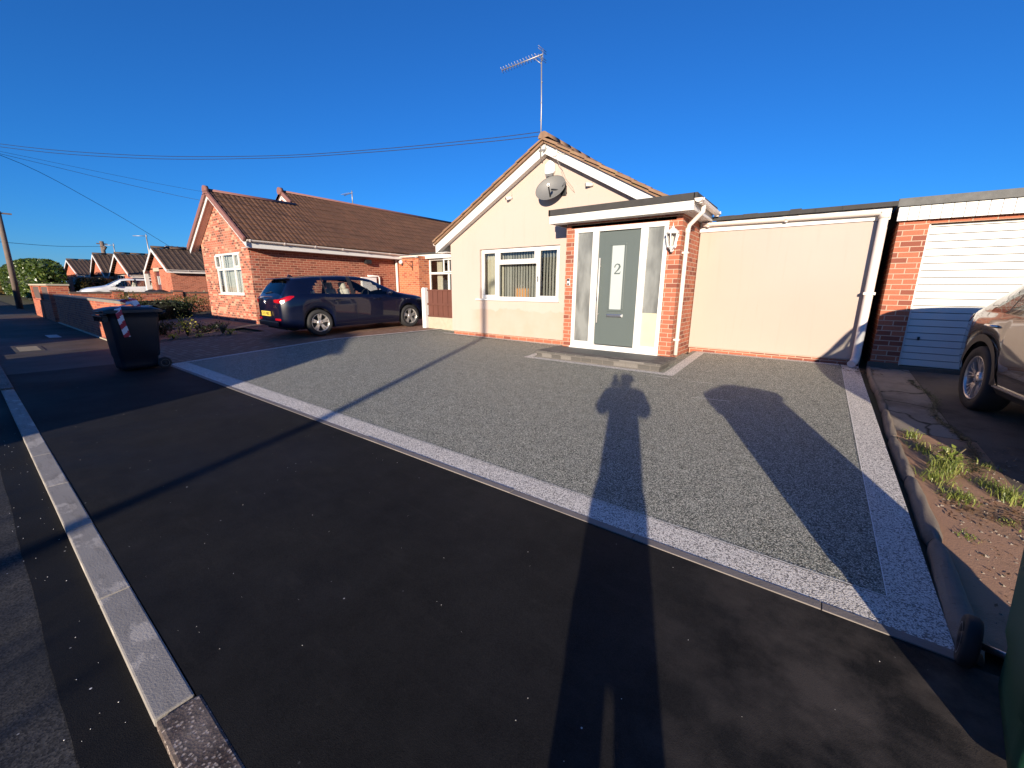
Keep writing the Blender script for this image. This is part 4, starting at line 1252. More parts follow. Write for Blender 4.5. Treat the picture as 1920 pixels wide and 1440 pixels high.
for sg in (-1, 1):
    m = MB()
    pts = [(NRX, NRZ - 0.06), (NRX + sg * 2.42, NRZ - 0.06 - 2.42 * NS), (NRX + sg * 2.42, NRZ - 0.2 - 2.42 * NS), (NRX + sg * 2.2, NRZ - 0.2 - 2.2 * NS), (NRX, NRZ - 0.2)]
    if sg > 0: pts = pts[::-1]
    m.prism(pts, 'y', yv2 - 0.015, yv2 + 0.01)
    m.build('bargeboard', 'upvc', H2); m = MB()
    m.bar((R2X, 8.17, R2Z - 0.14), (R2X + sg * 0.85, 8.17, R2Z - 0.14 - 0.85 * NS), 0.02, 0.13)
    m.build('bargeboard', 'upvc', H2)
    m = MB(); m.bar((NRX, (yv2 + NY0) / 2, NRZ - 0.19), (NRX + sg * 2.35, (yv2 + NY0) / 2, NRZ - 0.19 - 2.35 * NS), 0.19, 0.012); m.build('soffit', 'soffit', H2)
m = MB(); ez = NRZ - EN * NS
m.prism([(R2X, R2Z - .2), (R2X + .6, R2Z - .2 - .6 * NS), (R2X - .6, R2Z - .2 - .6 * NS)], 'y', 8.2, 8.3); m.build('gable_infill', 'brick_gable', H2)
m = MB(); m.box(NX1 + 0.36, NX1 + 0.38, yv2 + 0.02, 11.2, ez - 0.2, ez - 0.02); m.box(NX1 + 0.002, NX1 + 0.36, yv2 + 0.02, 11.2, ez - 0.2, ez - 0.187)
m.box(-13.95, -8.0, 11.55, 11.6, 2.62, 2.78); m.build('fascia', 'upvc', H2)
m = MB(); gutter(m, (NX1 + 0.45, yv2 + 0.02, ez + 0.02), (NX1 + 0.45, 12.6, ez - 0.02)); gutter(m, (NX1 - 0.05, 11.1, 2.72), (-12.95, 11.1, 2.70)); m.build('gutter', 'upvc_gutter', H2)
m = MB(); m.tube([(NX1 + 0.09, 11.12, 2.70), (NX1 + 0.09, 11.12, 0.3)], 0.05, 10); m.build('downpipe', 'upvc_gutter', H2)
m = MB(); tiled_plane(m, (-13.9, 11.5, 3.05), (-7.9, 11.5, 3.05), (-13.9, 11.2, 2.86), (-7.9, 11.2, 2.86)) if False else m.box(-13.9, -7.9, 11.5, 14, 2.79, 2.85); m.build('rear_roof', 'felt', H2)
t = thing('meter_box', 'white meter box with a bent white pipe on the side wall above the blue car', 'meter box', (-14.36, 9.8, 1.5))
m = MB(); m.box(0, 0.12, -0.35, 0.3, -0.2, 0.36, 0.01); m.build('box', 'white_thing', t, world=False)
m = MB(); m.tube([(0.06, -0.05, 0.42), (0.06, 0.42, 0.42), (0.06, 0.47, 0.36), (0.06, 0.47, -0.4)], 0.03, 8); m.build('pipe', 'white_thing', t, world=False)
t = thing('flood_lamp', 'dark floodlight fixed high on the brick side wall', 'floodlight', (-14.36, 9.75, 2.42))
m = MB(); m.box(0.06, 0.2, -0.13, 0.13, -0.06, 0.1, 0.02); m.build('housing', 'black_plastic', t, world=False)
m = MB(); m.tube([(0, 0.1, 0.05), (0.12, 0.05, 0.05)], 0.02, 6); m.build('arm', 'black_plastic', t, world=False)
t = thing('security_light', 'small white security light high on the orange brick return wall', 'security light', (-14.0, 11.2, 2.5))
m = MB(); m.lathe([(0.06, -0.12), (0.085, -0.06), (0.06, 0.0)], (0, 0, 0), 12, 'y'); m.build('lamp', 'white_thing', t, world=False)
m = MB(); m.tube([(0, -0.02, -0.05), (0.06, -0.05, -0.12)], 0.03, 8); m.build('sensor', 'black_plastic', t, world=False)
t = thing('basket_bracket', 'black hanging basket bracket on the orange brick return wall', 'bracket', (-13.35, 11.2, 2.4))
m = MB(); m.tube([(0, -0.02, 0.12), (0, -0.02, -0.25)], 0.012, 6); m.tube([(0, -0.02, 0.1), (-0.05, -0.35, 0.12)], 0.01, 6); m.tube([(0, -0.02, -0.15), (-0.05, -0.33, 0.11)], 0.01, 6); m.build('bracket_arm', 'black_plastic', t, world=False)
t = thing('tv_aerial', 'small pale aerial on the ridge of the brick bungalow roof', 'aerial', (R2X, 11.2, R2Z))
m = MB(); m.tube([(0, 0, 0), (0, 0, 0.62)], 0.022, 8); m.build('mast', 'galv', t, world=False)
m = MB(); m.tube([(0.05, 0, 0.55), (-0.75, 0.1, 0.52)], 0.012, 6)
for k in range(6): m.tube([(-0.15 - k * .11, -0.1, 0.54), (-0.15 - k * .11, 0.12, 0.54)], 0.007, 5)
m.build('antenna', 'galv', t, world=False)
# fence bay between the houses
t = thing('fence_panel', 'brown close-board fence panel on a concrete gravel board beside the cream house', 'fence', (-8.4, 8.0, 0.34))
m = MB()
x = -0.52; k = 0
while x < 0.76:
    m.box(x, x + 0.09, -0.012 - 0.010 * (k % 2), 0.004, 0.34, 1.06); x += 0.098; k += 1
m.box(-0.54, 0.78, -0.03, -0.012, 1.05, 1.09); m.box(-0.54, 0.78, -0.04, -0.014, 0.66, 0.72); m.box(-0.54, 0.78, -0.035, -0.014, 0.34, 0.38)
m.build('boards', 'wood_brown', t, world=False)
m = MB(); m.box(-0.54, 0.78, -0.03, 0.02, 0.0, 0.335, 0.005); m.build('gravel_board', 'concrete_pale', t, world=False)
t = thing('gate_post', 'white square gate post with pointed top beside the brown fence', 'post', (-9.05, 7.98, 0.33))
m = MB(); m.box(-0.065, 0.065, -0.065, 0.065, 0, 1.12, 0.004); m.prism([(-0.065, 1.12), (0.065, 1.12), (0.03, 1.15), (-0.03, 1.15)], 'y', -0.06, 0.06); m.build('post', 'white_thing', t, world=False)
m = MB(); m.tube([(-0.065, -0.02, 0.9), (-0.1, -0.04, 0.9)], 0.015, 6); m.build('hinge', 'steel', t, world=False)

# ------------------------------------------------------------------ simple gabled bungalow further along / opposite
def bungalow(label, x0, x1, yf, yb, zg, ze, zr, mwall, mroof, facing=-1, windows=(), door=None, over=0.3, group=None, barge='upvc', lod='double', name='brick_bungalow', lean=None, rx=None):
    t = thing(name, label, 'house', ((x0 + x1) / 2, yf, zg), group=group)
    rx = rx if rx is not None else (x0 + x1) / 2
    sl = (zr - ze) / ((x1 - x0) / 2)
    def rzz(x): return zr - abs(x - rx) * sl
    y_in = yf - 0.25 * facing
    m = MB()
    holes = [(a, b, c, d) for (a, b, c, d) in windows] + ([door] if door else [])
    wall_y(m, x0, x1, min(yf, y_in), max(yf, y_in), zg - 0.3, ze - 0.02, holes)
    m.prism([(x0, ze - 0.02), (x1, ze - 0.02), (x1, rzz(x1) - 0.1), (rx, zr - 0.1), (x0, rzz(x0) - 0.1)], 'y', min(yf, y_in), max(yf, y_in))
    m.box(x0, x0 + .25, min(y_in, yb), max(y_in, yb), zg - 0.3, ze); m.box(x1 - .25, x1, min(y_in, yb), max(y_in, yb), zg - 0.3, ze)
    m.box(x0, x1, min(yb, yb + .25 * facing), max(yb, yb + .25 * facing), zg - .3, ze)
    m.prism([(x0, ze), (x1, ze), (rx, zr - 0.1)], 'y', min(yb, yb + .25 * facing), max(yb, yb + .25 * facing))
    m.build('wall', mwall, t)
    m = MB(); yo = yf + 0.22 * facing; EE = (x1 - x0) / 2 + over
    for sg in (-1, 1):
        tiled_plane(m, (rx, yo, zr), (rx, yb, zr), (rx + sg * EE, yo, zr - EE * sl), (rx + sg * EE, yb, zr - EE * sl), prof=lod, seed=int(abs(x0) * 7) + sg)
    r = m.build('roof', mroof, t)
    m = MB(); half_round(m, (rx, yo, zr + 0.02), (rx, yb, zr + 0.02), 0.12, seg=0.9); m.build('ridge_tile', mroof, r)
    for sg in (-1, 1):
        m = MB(); m.bar((rx, yo + 0.02 * facing, zr - 0.11), (rx + sg * EE, yo + 0.02 * facing, zr - 0.11 - EE * sl), 0.03, 0.17)
        m.build('bargeboard', barge, t)
        m = MB(); gutter(m, (rx + sg * (EE + .04), yo, zr - EE * sl - 0.02), (rx + sg * (EE + .04), yb, zr - EE * sl - 0.02), n=5)
        m.box(*sorted((rx + sg * EE, rx + sg * (EE - .03))), min(yo, yb), max(yo, yb), zr - EE * sl - 0.2, zr - EE * sl - 0.01)
        m.build('gutter', 'upvc_gutter', t)
    for (a, b, c, d) in windows:
        m = MB(); frame_rect(m, a, b, c, d, min(yf, y_in) + .05 if facing < 0 else y_in + .05, (min(yf, y_in) + .12) if facing < 0 else y_in + .12, 0.06)
        k = 2 if b - a > 1.2 else 1
        for q in range(1, k + 1):
            xx = a + (b - a) * q / (k + 1); m.box(xx - 0.03, xx + 0.03, min(yf, y_in) + .06, min(yf, y_in) + .12, c, d)
        f = m.build('window', 'upvc', t)
        m = MB(); m.box(a, b, min(yf, y_in) + .09, min(yf, y_in) + .095, c, d); m.build('pane', 'dark_glass', f)
    if door:
        a, b, c, d = door
        yy = min(yf, y_in) + .08
        m = MB(); m.box(a + .05, b - .05, yy, yy + .05, c, d - .05); dd = m.build('door', 'door_maroon', t)
        m = MB(); 
        for (u, v) in ((0.18, 0.42), (0.58, 0.82)):
            for (p, q) in ((0.58, 0.85),): m.box(a + (b - a) * u, a + (b - a) * v, yy - .01, yy, c + (d - c) * p, c + (d - c) * q)
        m.build('pane', 'frosted_light', dd)
        m = MB(); m.box(a - .1, b + .1, min(yf, y_in) - .02, min(yf, y_in) + .02, d, d + .22); m.build('lintel', 'concrete_pale', t)
    return t
MAT['door_maroon'] = plain('door_maroon', (0.10, 0.03, 0.035), 0.4)

bungalow('small brick bungalow with a dark red front door and white inner barge board', -36.9, -32.5, 8.2, 18, 0.35, 2.62, 3.82, 'brick_far', 'tile_far', windows=(), door=(-35.9, -34.8, 0.38, 2.4))
bungalow('brick bungalow with white barge boards directly left of the one with the red door', -47.8, -41.7, 8.2, 19, 0.35, 2.4, 3.9, 'brick_far', 'tile_far', windows=[(-46.6, -44.0, 1.2, 2.3)])
bungalow('second brick bungalow left of the one with the red door, dark mossy roof', -55.8, -50.0, 8.2, 19, 0.35, 2.45, 4.2, 'brick_far', 'tile_far', windows=[(-54.4, -52.0, 1.2, 2.3)])
bungalow('farthest bungalow with a long low roof beside the big hedge', -72.0, -62.5, 8.2, 20, 0.35, 2.6, 4.2, 'brick_far', 'tile_far', windows=[(-68, -66.0, 1.2, 2.3)])
# wider white-boarded gable set just behind the red-door porch
t = thing('gable_house', 'white boarded rear gable rising just behind the red-door porch', 'gable', (-36.0, 9.4, 0.35))
m = MB()
for sg in (-1, 1): m.bar((-36.6, 9.2, 4.02), (-36.6 + sg * 2.9, 9.2, 4.02 - 2.9 * 0.52), 0.03, 0.24)
m.build('bargeboard', 'upvc', t)
m = MB(); m.prism([(-39.3, 2.4), (-36.6, 3.85), (-33.9, 2.4), (-33.9, 0.1), (-39.3, 0.1)], 'y', 9.42, 9.6); m.build('wall', 'brick_far', t)
m = MB()
for sg in (-1, 1): tiled_plane(m, (-36.6, 9.2, 4.15), (-36.6, 18, 4.15), (-36.6 + sg * 3, 9.2, 4.15 - 3 * .52), (-36.6 + sg * 3, 18, 4.15 - 3 * .52), prof='double')
m.build('roof', 'tile_far', t)
m = MB(); m.box(-37.6, -37.35, 8.0, 8.2, 0.3, 2.5); m.build('pillar', 'upvc', t)
# opposite side of the street (behind the camera): their shadows reach across the road
def hedge_box(name, label, x0, x1, y0, y1, z0, z1, n, mat='leaf_laurel', leaf=0.09, seed=1, group=None, shape=None, core='leaf_core', cat='hedge'):
    rnd = random.Random(seed)
    t = thing(name, label, cat, ((x0 + x1) / 2, (y0 + y1) / 2, z0), group=group)
    cx, cy, cz = (x0 + x1) / 2, (y0 + y1) / 2, (z0 + z1) / 2
    hx, hy, hz = (x1 - x0) / 2, (y1 - y0) / 2, (z1 - z0) / 2
    m = MB()
    def sup(u, v, e=0.55, k=1.0):
        su = lambda a: (1 if a >= 0 else -1) * abs(a) ** e
        return Vector((cx + hx * k * su(cos(v)) * su(cos(u)), cy + hy * k * su(cos(v)) * su(sin(u)), cz + hz * k * su(sin(v))))
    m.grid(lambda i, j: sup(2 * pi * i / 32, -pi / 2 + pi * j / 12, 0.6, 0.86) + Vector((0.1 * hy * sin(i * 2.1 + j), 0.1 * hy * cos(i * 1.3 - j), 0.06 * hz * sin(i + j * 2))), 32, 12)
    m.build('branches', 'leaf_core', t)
    m = MB()
    for q in range(n):
        u = rnd.uniform(0, 2 * pi); v = math.asin(rnd.uniform(-0.55, 1))
        p = sup(u, v, 0.6, rnd.uniform(0.86, 1.02))
        cl = 0.5 + 0.5 * sin(p.x * 3.1) * sin(p.y * 2.7 + 1) * sin(p.z * 4.3)
        if rnd.random() > 0.35 + 0.65 * cl: continue
        leaf_quad(m, p, leaf * rnd.uniform(0.6, 1.3), rnd)
    m.build('leaves', mat, t, normals=False)
    return t
def leaf_quad(m, p, s, rnd, up=0.3):
    a = Vector((rnd.gauss(0, 1), rnd.gauss(0, 1), rnd.gauss(0, 1) + up)).normalized()
    b = a.cross(Vector((rnd.gauss(0, 1), rnd.gauss(0, 1), rnd.gauss(0, 1)))).normalized()
    c = a.cross(b) * 0.5
    vs = [p - b * s * 0.5, p - b * 0.1 * s + c * s * 0.55 , p + b * s * 0.55, p - b * 0.1 * s - c * s * 0.55]
    m.face(vs)
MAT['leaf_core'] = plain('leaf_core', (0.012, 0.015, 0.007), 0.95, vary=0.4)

def opp(label, x0, x1, zr, yr=-9.0, ze=2.3):
    """bungalow across the road with its ridge along the street"""
    t = thing('brick_bungalow', label, 'house', ((x0 + x1) / 2, yr - 2, 0.0), group='bungalows across the road')
    m = MB(); wall_y(m, x0, x1, yr + 2.3, yr + 2.55, 0, ze, [(x0 + 0.8, x0 + 2.4, 1.0, 2.1)])
    m.box(x0, x0 + .25, yr - 2.5, yr + 2.3, 0, ze); m.box(x1 - .25, x1, yr - 2.5, yr + 2.3, 0, ze); m.box(x0, x1, yr - 2.75, yr - 2.5, 0, ze)
    for xx in (x0, x1 - .25): m.prism([(yr - 2.75, ze), (yr + 2.55, ze), (yr, zr - .1)], 'x', xx, xx + .25)
    m.build('wall', 'brick_far', t)
    m = MB()
    tiled_plane(m, (x0 - .1, yr, zr), (x1 + .1, yr, zr), (x0 - .1, yr + 2.9, ze - .1), (x1 + .1, yr + 2.9, ze - .1), prof='flat', tw=0.6)
    tiled_plane(m, (x0 - .1, yr, zr), (x1 + .1, yr, zr), (x0 - .1, yr - 2.9, ze - .1), (x1 + .1, yr - 2.9, ze - .1), prof='flat', tw=0.6)
    m.build('roof', 'tile', t)
    f = upvc_window(t, x0 + .8, x0 + 2.4, 1.0, 2.1, yr + 2.42, (0.5,), None, glassm='dark_glass')
    return t
opp('bungalow across the road facing the bin with red tape', -7.9, -3.35, 3.62, ze=2.55)
opp('bungalow across the road facing the garden wall', -23.5, -12.7, 3.6)
opp('bungalow across the road facing the big hedge', -42, -29.5, 3.6)
hedge_box('privet_hedge', 'clipped hedge across the road opposite the driveway', -3.6, 9.0, -9.4, -8.6, 0.0, 1.93, 5000, 'leaf_dark', 0.1, 3)

# ------------------------------------------------------------------ CAR builder (rear at x=0, nose at +x, z up, wheels on z=0)
def smooth_keys(keys, n, win):
    """keys [(x, v...)] linear -> sampled + box-smoothed functions"""
    x0, x1 = keys[0][0], keys[-1][0]
    xs_ = [k[0] for k in keys]
    K = len(keys[0]) - 1
    def f(x, c):
        return interp(x, xs_, [k[c + 1] for k in keys])
    def g(x):
        out = []
        for c in range(K):
            s = 0; w_ = 0
            for q in range(-4, 5):
                xx = x + q * win / 4
                # mirror at ends keeps end values
                xx = min(max(xx, x0), x1)
                ww = 5 - abs(q)
                s += ww * f(xx, c); w_ += ww
            out.append(s / w_)
        return out
    return g

def make_car(name, label, cat, loc, rotz, P, group=None):
    t = thing(name, label, cat, loc, rotz, group)
    L, W, wr = P['L'], P['W'] / 2, P['wr']
    ax = P['axles']; ar = P.get('arch', wr + 0.04)
    top = smooth_keys(P['top'], 0, 0.07)       # x -> ztop
    wid = smooth_keys(P['wid'], 0, 0.04)       # x -> half-width factor
    belt = smooth_keys(P['belt'], 0, 0.08)     # x -> zbelt
    sill = P['sill']; yr = P['roofw']
    def section(x):
        zt = top(x)[0]; wf = wid(x)[0] * W; zb = min(belt(x)[0], zt - 0.05)
        cabin = max(0.0, min(1.0, (zt - zb - 0.07) / 0.28))
        ytop = wf * 0.90 * (1 - cabin) + yr * cabin if True else 0
        ytop = min(ytop, wf * 0.93)
        zrail = zt - 0.055 - 0.02 * (1 - cabin)
        zlow = sill + (P['bumper'](x) if 'bumper' in P else 0)
        pts = [(wf * 0.93, zlow), (wf * 0.97, zlow + 0.06), (wf * 0.995, zlow + 0.2), (wf * 1.0, zb - 0.28), (wf * 0.99, zb - 0.13), (wf * 0.965, zb - 0.035), (wf * 0.93, zb + 0.0)]
        # rising arch
        za = 0
        for xc in ax:
            d = abs(x - xc)
            if d < ar: za = max(za, wr + sqrt(ar * ar - d * d))
        if za > zlow:
            ztopb = zb - 0.035
            pts = [(y, za + (z - zlow) * (ztopb - za) / (ztopb - zlow) if z < ztopb else z) for (y, z) in pts]
        g0 = (wf * 0.925, zb + 0.012)
        n_g = 6
        gl = []
        for k in range(n_g + 1):
            f = k / n_g
            bow = 0.018 * sin(pi * f) * cabin
            gl.append((g0[0] + (ytop - g0[0]) * f + bow, g0[1] + (zrail - g0[1]) * f))
        rf = []
        for k in range(1, 9):
            f = k / 8
            y = ytop * (1 - f)
            z = zrail + (zt - zrail) * (1 - (1 - f) ** 2.6)
            rf.append((y, z))
        return pts + gl + rf        # 7 + 7 + 8 = 22 points
    N = int(L / 0.035)
    xs_ = [0, 0.006, 0.02] + [L * k / N for k in range(1, N)] + [L - 0.02, L - 0.006, L]
    secs = [section(x) for x in xs_]
    # shape the two ends (bulge towards the centre line)
    def px(i, y, z):
        x = xs_[i]
        return x
    parts = {}
    def reg(key): return parts.setdefault(key, MB())
    gb = P['glass_side']; ws = P['windscreen']; rw = P['rearwin']; pil = P['pillars']
    for i in range(len(xs_) - 1):
        xm = (xs_[i] + xs_[i + 1]) / 2
        for j in range(21):
            key = 'body'
            zt = top(xm)[0]
            if 7 <= j <= 12:
                if gb[0](j) < xm < gb[1](j) and not any(a < xm < b for a, b in pil) and 7 <= j <= 11: key = 'side_window'
                elif gb[0](j) - 0.05 < xm < gb[1](j) + 0.06 and 7 <= j <= 12 and any(a < xm < b for a, b in pil): key = 'pillar_trim'
            elif j >= 14:
                if ws[0] < xm < ws[1]: key = 'windscreen'
                elif rw[0] < xm < rw[1]: key = 'rear_window'
            if 'clad' in P and j < 1: key = 'cladding'
            for sg in (-1, 1):
                kk = key
                if key == 'side_window': kk = (key, sg, sum(1 for a, b in pil if xm > b))
                elif key == 'pillar_trim': kk = (key, sg, [q_ for q_, (a, b) in enumerate(pil) if a < xm < b][0])
                elif key == 'cladding': kk = (key, sg, sum(1 for a_ in ax if xm > a_))
                m = reg(kk)
                q = [(xs_[i], secs[i][j]), (xs_[i + 1], secs[i + 1][j]), (xs_[i + 1], secs[i + 1][j + 1]), (xs_[i], secs[i][j + 1])]
                vs = [m.bm.verts.new((a, sg * b[0], b[1])) for a, b in q]
                f = m.bm.faces.new(vs if sg < 0 else vs[::-1]); f.smooth = True
    # end caps with bulge
    for end, bul in ((0, -P.get('rbulge', 0.06)), (len(xs_) - 1, P.get('fbulge', 0.12))):
        m = reg('body'); sec = secs[end]
        def Pe(i, j, sec=sec, end=end, bul=bul):
            y, z = sec[i]
            s = -1 + 2 * j / 12
            return (xs_[end] + bul * (1 - s * s) * min(1, (0.35 + z)), y * s, z)
        m.grid(Pe, 21, 12)
    names = {'body': P['paint'], 'side_window': 'car_glass', 'windscreen': 'car_glass', 'rear_window': P.get('rearglass', 'car_glass'), 'pillar_trim': 'black_plastic', 'cladding': 'black_plastic'}
    body = None
    for k in sorted(parts, key=str):
        kn = k if isinstance(k, str) else k[0]
        o = parts[k].build(kn, names[kn], t, world=False, doubles=0.0004, normals=(kn == 'body'))
        if kn == 'body': body = o
    # surface helper for stuck-on patches
    def patch(name, mat, x0, x1, j0, j1, off=0.004, side=(-1, 1), parent=None, nx=10):
        m = MB()
        for sg in side:
            def Pp(i, j):
                x = x0(j) + (x1(j) - x0(j)) * i / nx if callable(x0) else x0 + (x1 - x0) * i / nx
                s = section(min(max(x, 0), L)); jj = j0 + (j1 - j0) * j / 6; a = int(jj); f = jj - a
                p = s[a]; q = s[min(a + 1, 21)]
                return (x, sg * (p[0] + (q[0] - p[0]) * f + off), p[1] + (q[1] - p[1]) * f)
            m.grid(Pp, nx, 6)
        return m.build(name, mat, parent or t, world=False)
    # wheel arches lining + floor
    m = MB()
    for xc in ax:
        for sg in (-1, 1):
            def Pw(i, j):
                a = pi * i / 16 * 1.1 - 0.05 * pi
                return (xc + ar * cos(a), sg * (W * 0.93 - 0.30 * j), wr + ar * sin(a))
            m.grid(Pw, 16, 1)
            m.face([(xc + ar * cos(pi * i / 12), sg * (W * 0.93 - 0.3), wr + ar * sin(pi * i / 12)) for i in range(13)] + [(xc - ar, sg * (W * .93 - .3), 0.15), (xc + ar, sg * (W * .93 - .3), 0.15)])
    m.box(0.12, L - 0.15, -W * 0.66, W * 0.66, sill - 0.02, sill + 0.03)
    m.box(ax[0] + ar, ax[1] - ar, -W * 0.92, W * 0.92, sill - 0.01, sill + 0.02)
    m.build('underbody', 'dark', t, world=False)
    # wheels
    for xc in ax:
        for sg in (-1, 1):
            wt = bpy.data.objects.new('wheel', None); COL.objects.link(wt); wt.parent = t
            wt.location = (xc, sg * (W - 0.11), wr); wt.rotation_euler = (0, 0, 0 if sg > 0 else pi)
            make_wheel(wt, wr, P.get('rim', 'five'), P.get('tw', 0.2))
    # interior
    m = MB()
    zs = P['belt'][len(P['belt']) // 2][1]
    cab0, cab1 = P['cabin']
    m.box(cab0, cab1, -W * 0.82, W * 0.82, sill + 0.05, sill + 0.12)
    m.box(cab1 - 0.35, cab1 + 0.1, -W * 0.8, W * 0.8, zs - 0.25, zs - 0.02, 0.05)
    m.box(cab0 - 0.5, cab0 - 0.02, -W * 0.75, W * 0.75, sill + 0.1, zs - 0.06, 0.03)
    m.build('dashboard', 'dark', t, world=False)
    for (sx, ys_) in ((cab0 + 0.15, (-0.36, 0.36)), (cab0 + 1.05, (-0.36, 0.36))):
        for yy in ys_:
            m = MB()
            m.box(sx, sx + 0.5, yy - 0.24, yy + 0.24, sill + 0.15, zs - 0.38, 0.06)
            m.obox((sx - 0.02, yy, zs - 0.1), (Vector((0.97, 0, 0.24)), Vector((0, 1, 0)), Vector((-0.24, 0, 0.97))), 0.12, 0.46, 0.6, 0.05)
            m.obox((sx - 0.1, yy, zs + 0.27), (Vector((0.97, 0, 0.24)), Vector((0, 1, 0)), Vector((-0.24, 0, 0.97))), 0.09, 0.26, 0.17, 0.04)
            m.build('seat', 'seat', t, world=False)
    m = MB(); c = Vector((cab1 - 0.42, -0.36, zs + 0.0)); ring = [c + Vector((0.06 * sin(a), 0.18 * cos(a), 0.18 * sin(a))) for a in [2 * pi * k / 24 for k in range(25)]]
    m.tube(ring, 0.014, 6, cap=False); m.tube([c, c + Vector((0.3, 0, -0.12))], 0.03, 6); m.build('steering_wheel', 'black_plastic', t, world=False)
    return t, body, section, patch

def make_wheel(parent, r, style, tw):
    """disc in the x-z plane, outer face at +y"""
    rim = r * 0.68
    m = MB()
    prof = [(rim * 0.98, -tw * 0.5), (r * 0.93, -tw * 0.5), (r * 0.985, -tw * 0.42), (r, -tw * 0.2), (r, tw * 0.2), (r * 0.985, tw * 0.40), (r * 0.93, tw * 0.5), (rim * 1.03, tw * 0.48), (rim * 1.0, tw * 0.40)]
    m.lathe(prof, n=40, axis='y', cap=False); m.build('tyre', 'rubber', parent, world=False)
    m = MB()
    m.lathe([(rim * 1.0, tw * 0.40), (rim * 1.01, tw * 0.46), (rim * 0.965, tw * 0.47), (rim * 0.95, tw * 0.36), (rim * 0.93, -tw * 0.3)], n=40, axis='y', cap=False)
    yo = tw * 0.38
    def spoke(a, w0, w1, r0, r1, y0, y1, twist=0.0, thick=0.025):
        d0 = Vector((cos(a), 0, sin(a))); s0 = Vector((-sin(a), 0, cos(a)))
        a1 = a + twist; d1 = Vector((cos(a1), 0, sin(a1))); s1 = Vector((-sin(a1), 0, cos(a1)))
        am = a + twist * 0.35; dm = Vector((cos(am), 0, sin(am))); sm_ = Vector((-sin(am), 0, cos(am)))
        rows = []
        for (d, s, rr, wd, y) in ((d0, s0, r0, w0, y0), (dm, sm_, (r0 + r1) / 2, (w0 + w1) / 2, (y0 + y1) / 2 + 0.004), (d1, s1, r1, w1, y1)):
            rows.append([m.bm.verts.new(d * rr + s * wd + Vector((0, y - thick, 0))), m.bm.verts.new(d * rr + s * wd * 0.7 + Vector((0, y, 0))), m.bm.verts.new(d * rr - s * wd * 0.7 + Vector((0, y, 0))), m.bm.verts.new(d * rr - s * wd + Vector((0, y - thick, 0)))])
        for A, B in zip(rows, rows[1:]):
            for k in range(4): m.bm.faces.new((A[k], A[(k + 1) % 4], B[(k + 1) % 4], B[k]))
    if style == 'five':
        for k in range(5):
            a = pi / 2 + 2 * pi * k / 5
            spoke(a - 0.11, 0.022, 0.028, 0.04, rim * 0.95, yo - 0.01, yo - 0.002, -0.06)
            spoke(a + 0.11, 0.022, 0.028, 0.04, rim * 0.95, yo - 0.01, yo - 0.002, 0.06)
    else:
        for k in range(5):
            a = pi / 2 + 2 * pi * k / 5
            for off, tw_ in ((-0.34, -0.22), (-0.12, -0.10), (0.12, 0.10), (0.34, 0.22)):
                spoke(a + off * 0.55, 0.011, 0.0085, 0.05, rim * 0.96, yo - 0.02, yo, tw_)
    m.lathe([(0.075, yo - 0.05), (0.07, yo - 0.01), (0.05, yo + 0.002), (0.0001, yo + 0.004)], n=20, axis='y', cap=False)
    m.build('rim', 'alloy', parent, world=False)
    m = MB(); m.lathe([(rim * 0.96, -0.02), (0.001, -0.02)], n=30, axis='y', cap=False)
    m.lathe([(rim * 0.55, 0.0), (rim * 0.55, -0.02)], n=30, axis='y', cap=True)
    for k in range(5):
        a = 2 * pi * k / 5; m.tube([(0.05 * cos(a), yo - .01, 0.05 * sin(a)), (0.05 * cos(a), yo + 0.006, 0.05 * sin(a))], 0.008, 6)
    m.build('brake_disc', 'alloy_dark', parent, world=False)

# dark blue hatchback on the neighbour's drive; tail towards the street
hatch = dict(L=4.26, W=1.80, wr=0.315, axles=(0.80, 3.43), sill=0.19, roofw=0.60, paint='paint_blue',
    top=[(0, 0.93), (0.03, 0.98), (0.08, 1.05), (0.27, 1.34), (0.38, 1.395), (0.9, 1.44), (1.6, 1.46), (2.05, 1.445), (2.42, 1.38), (3.15, 1.05), (3.3, 1.02), (3.9, 0.93), (4.15, 0.82), (4.26, 0.66)],
    wid=[(0, 0.80), (0.05, 0.86), (0.15, 0.93), (0.4, 0.985), (0.9, 1.0), (3.3, 1.0), (3.7, 0.97), (4.0, 0.88), (4.15, 0.78), (4.26, 0.62)],
    belt=[(0, 0.90), (0.2, 1.0), (0.9, 1.0), (2.0, 0.955), (3.0, 0.92), (3.4, 0.90), (4.0, 0.79), (4.26, 0.56)],
    bumper=lambda x: 0.06 * max(0, 1 - x / 0.5) + 0.05 * max(0, (x - 3.7) / 0.56),
    glass_side=(lambda j: 0.68 + 0.055 * (j - 7), lambda j: 2.9 - 0.13 * (j - 7)), windscreen=(2.42, 3.13), rearwin=(0.08, 0.28),
    pillars=[(1.02, 1.06), (1.70, 1.80)], cabin=(0.75, 2.75), rbulge=0.07, fbulge=0.12, rim='five', rearglass='car_glass')
hx0 = Vector((-9.80, 5.25)); hx1 = Vector((-9.62, 7.9))
hd = (hx1 - hx0).normalized(); hrot = atan2(hd.y, hd.x)
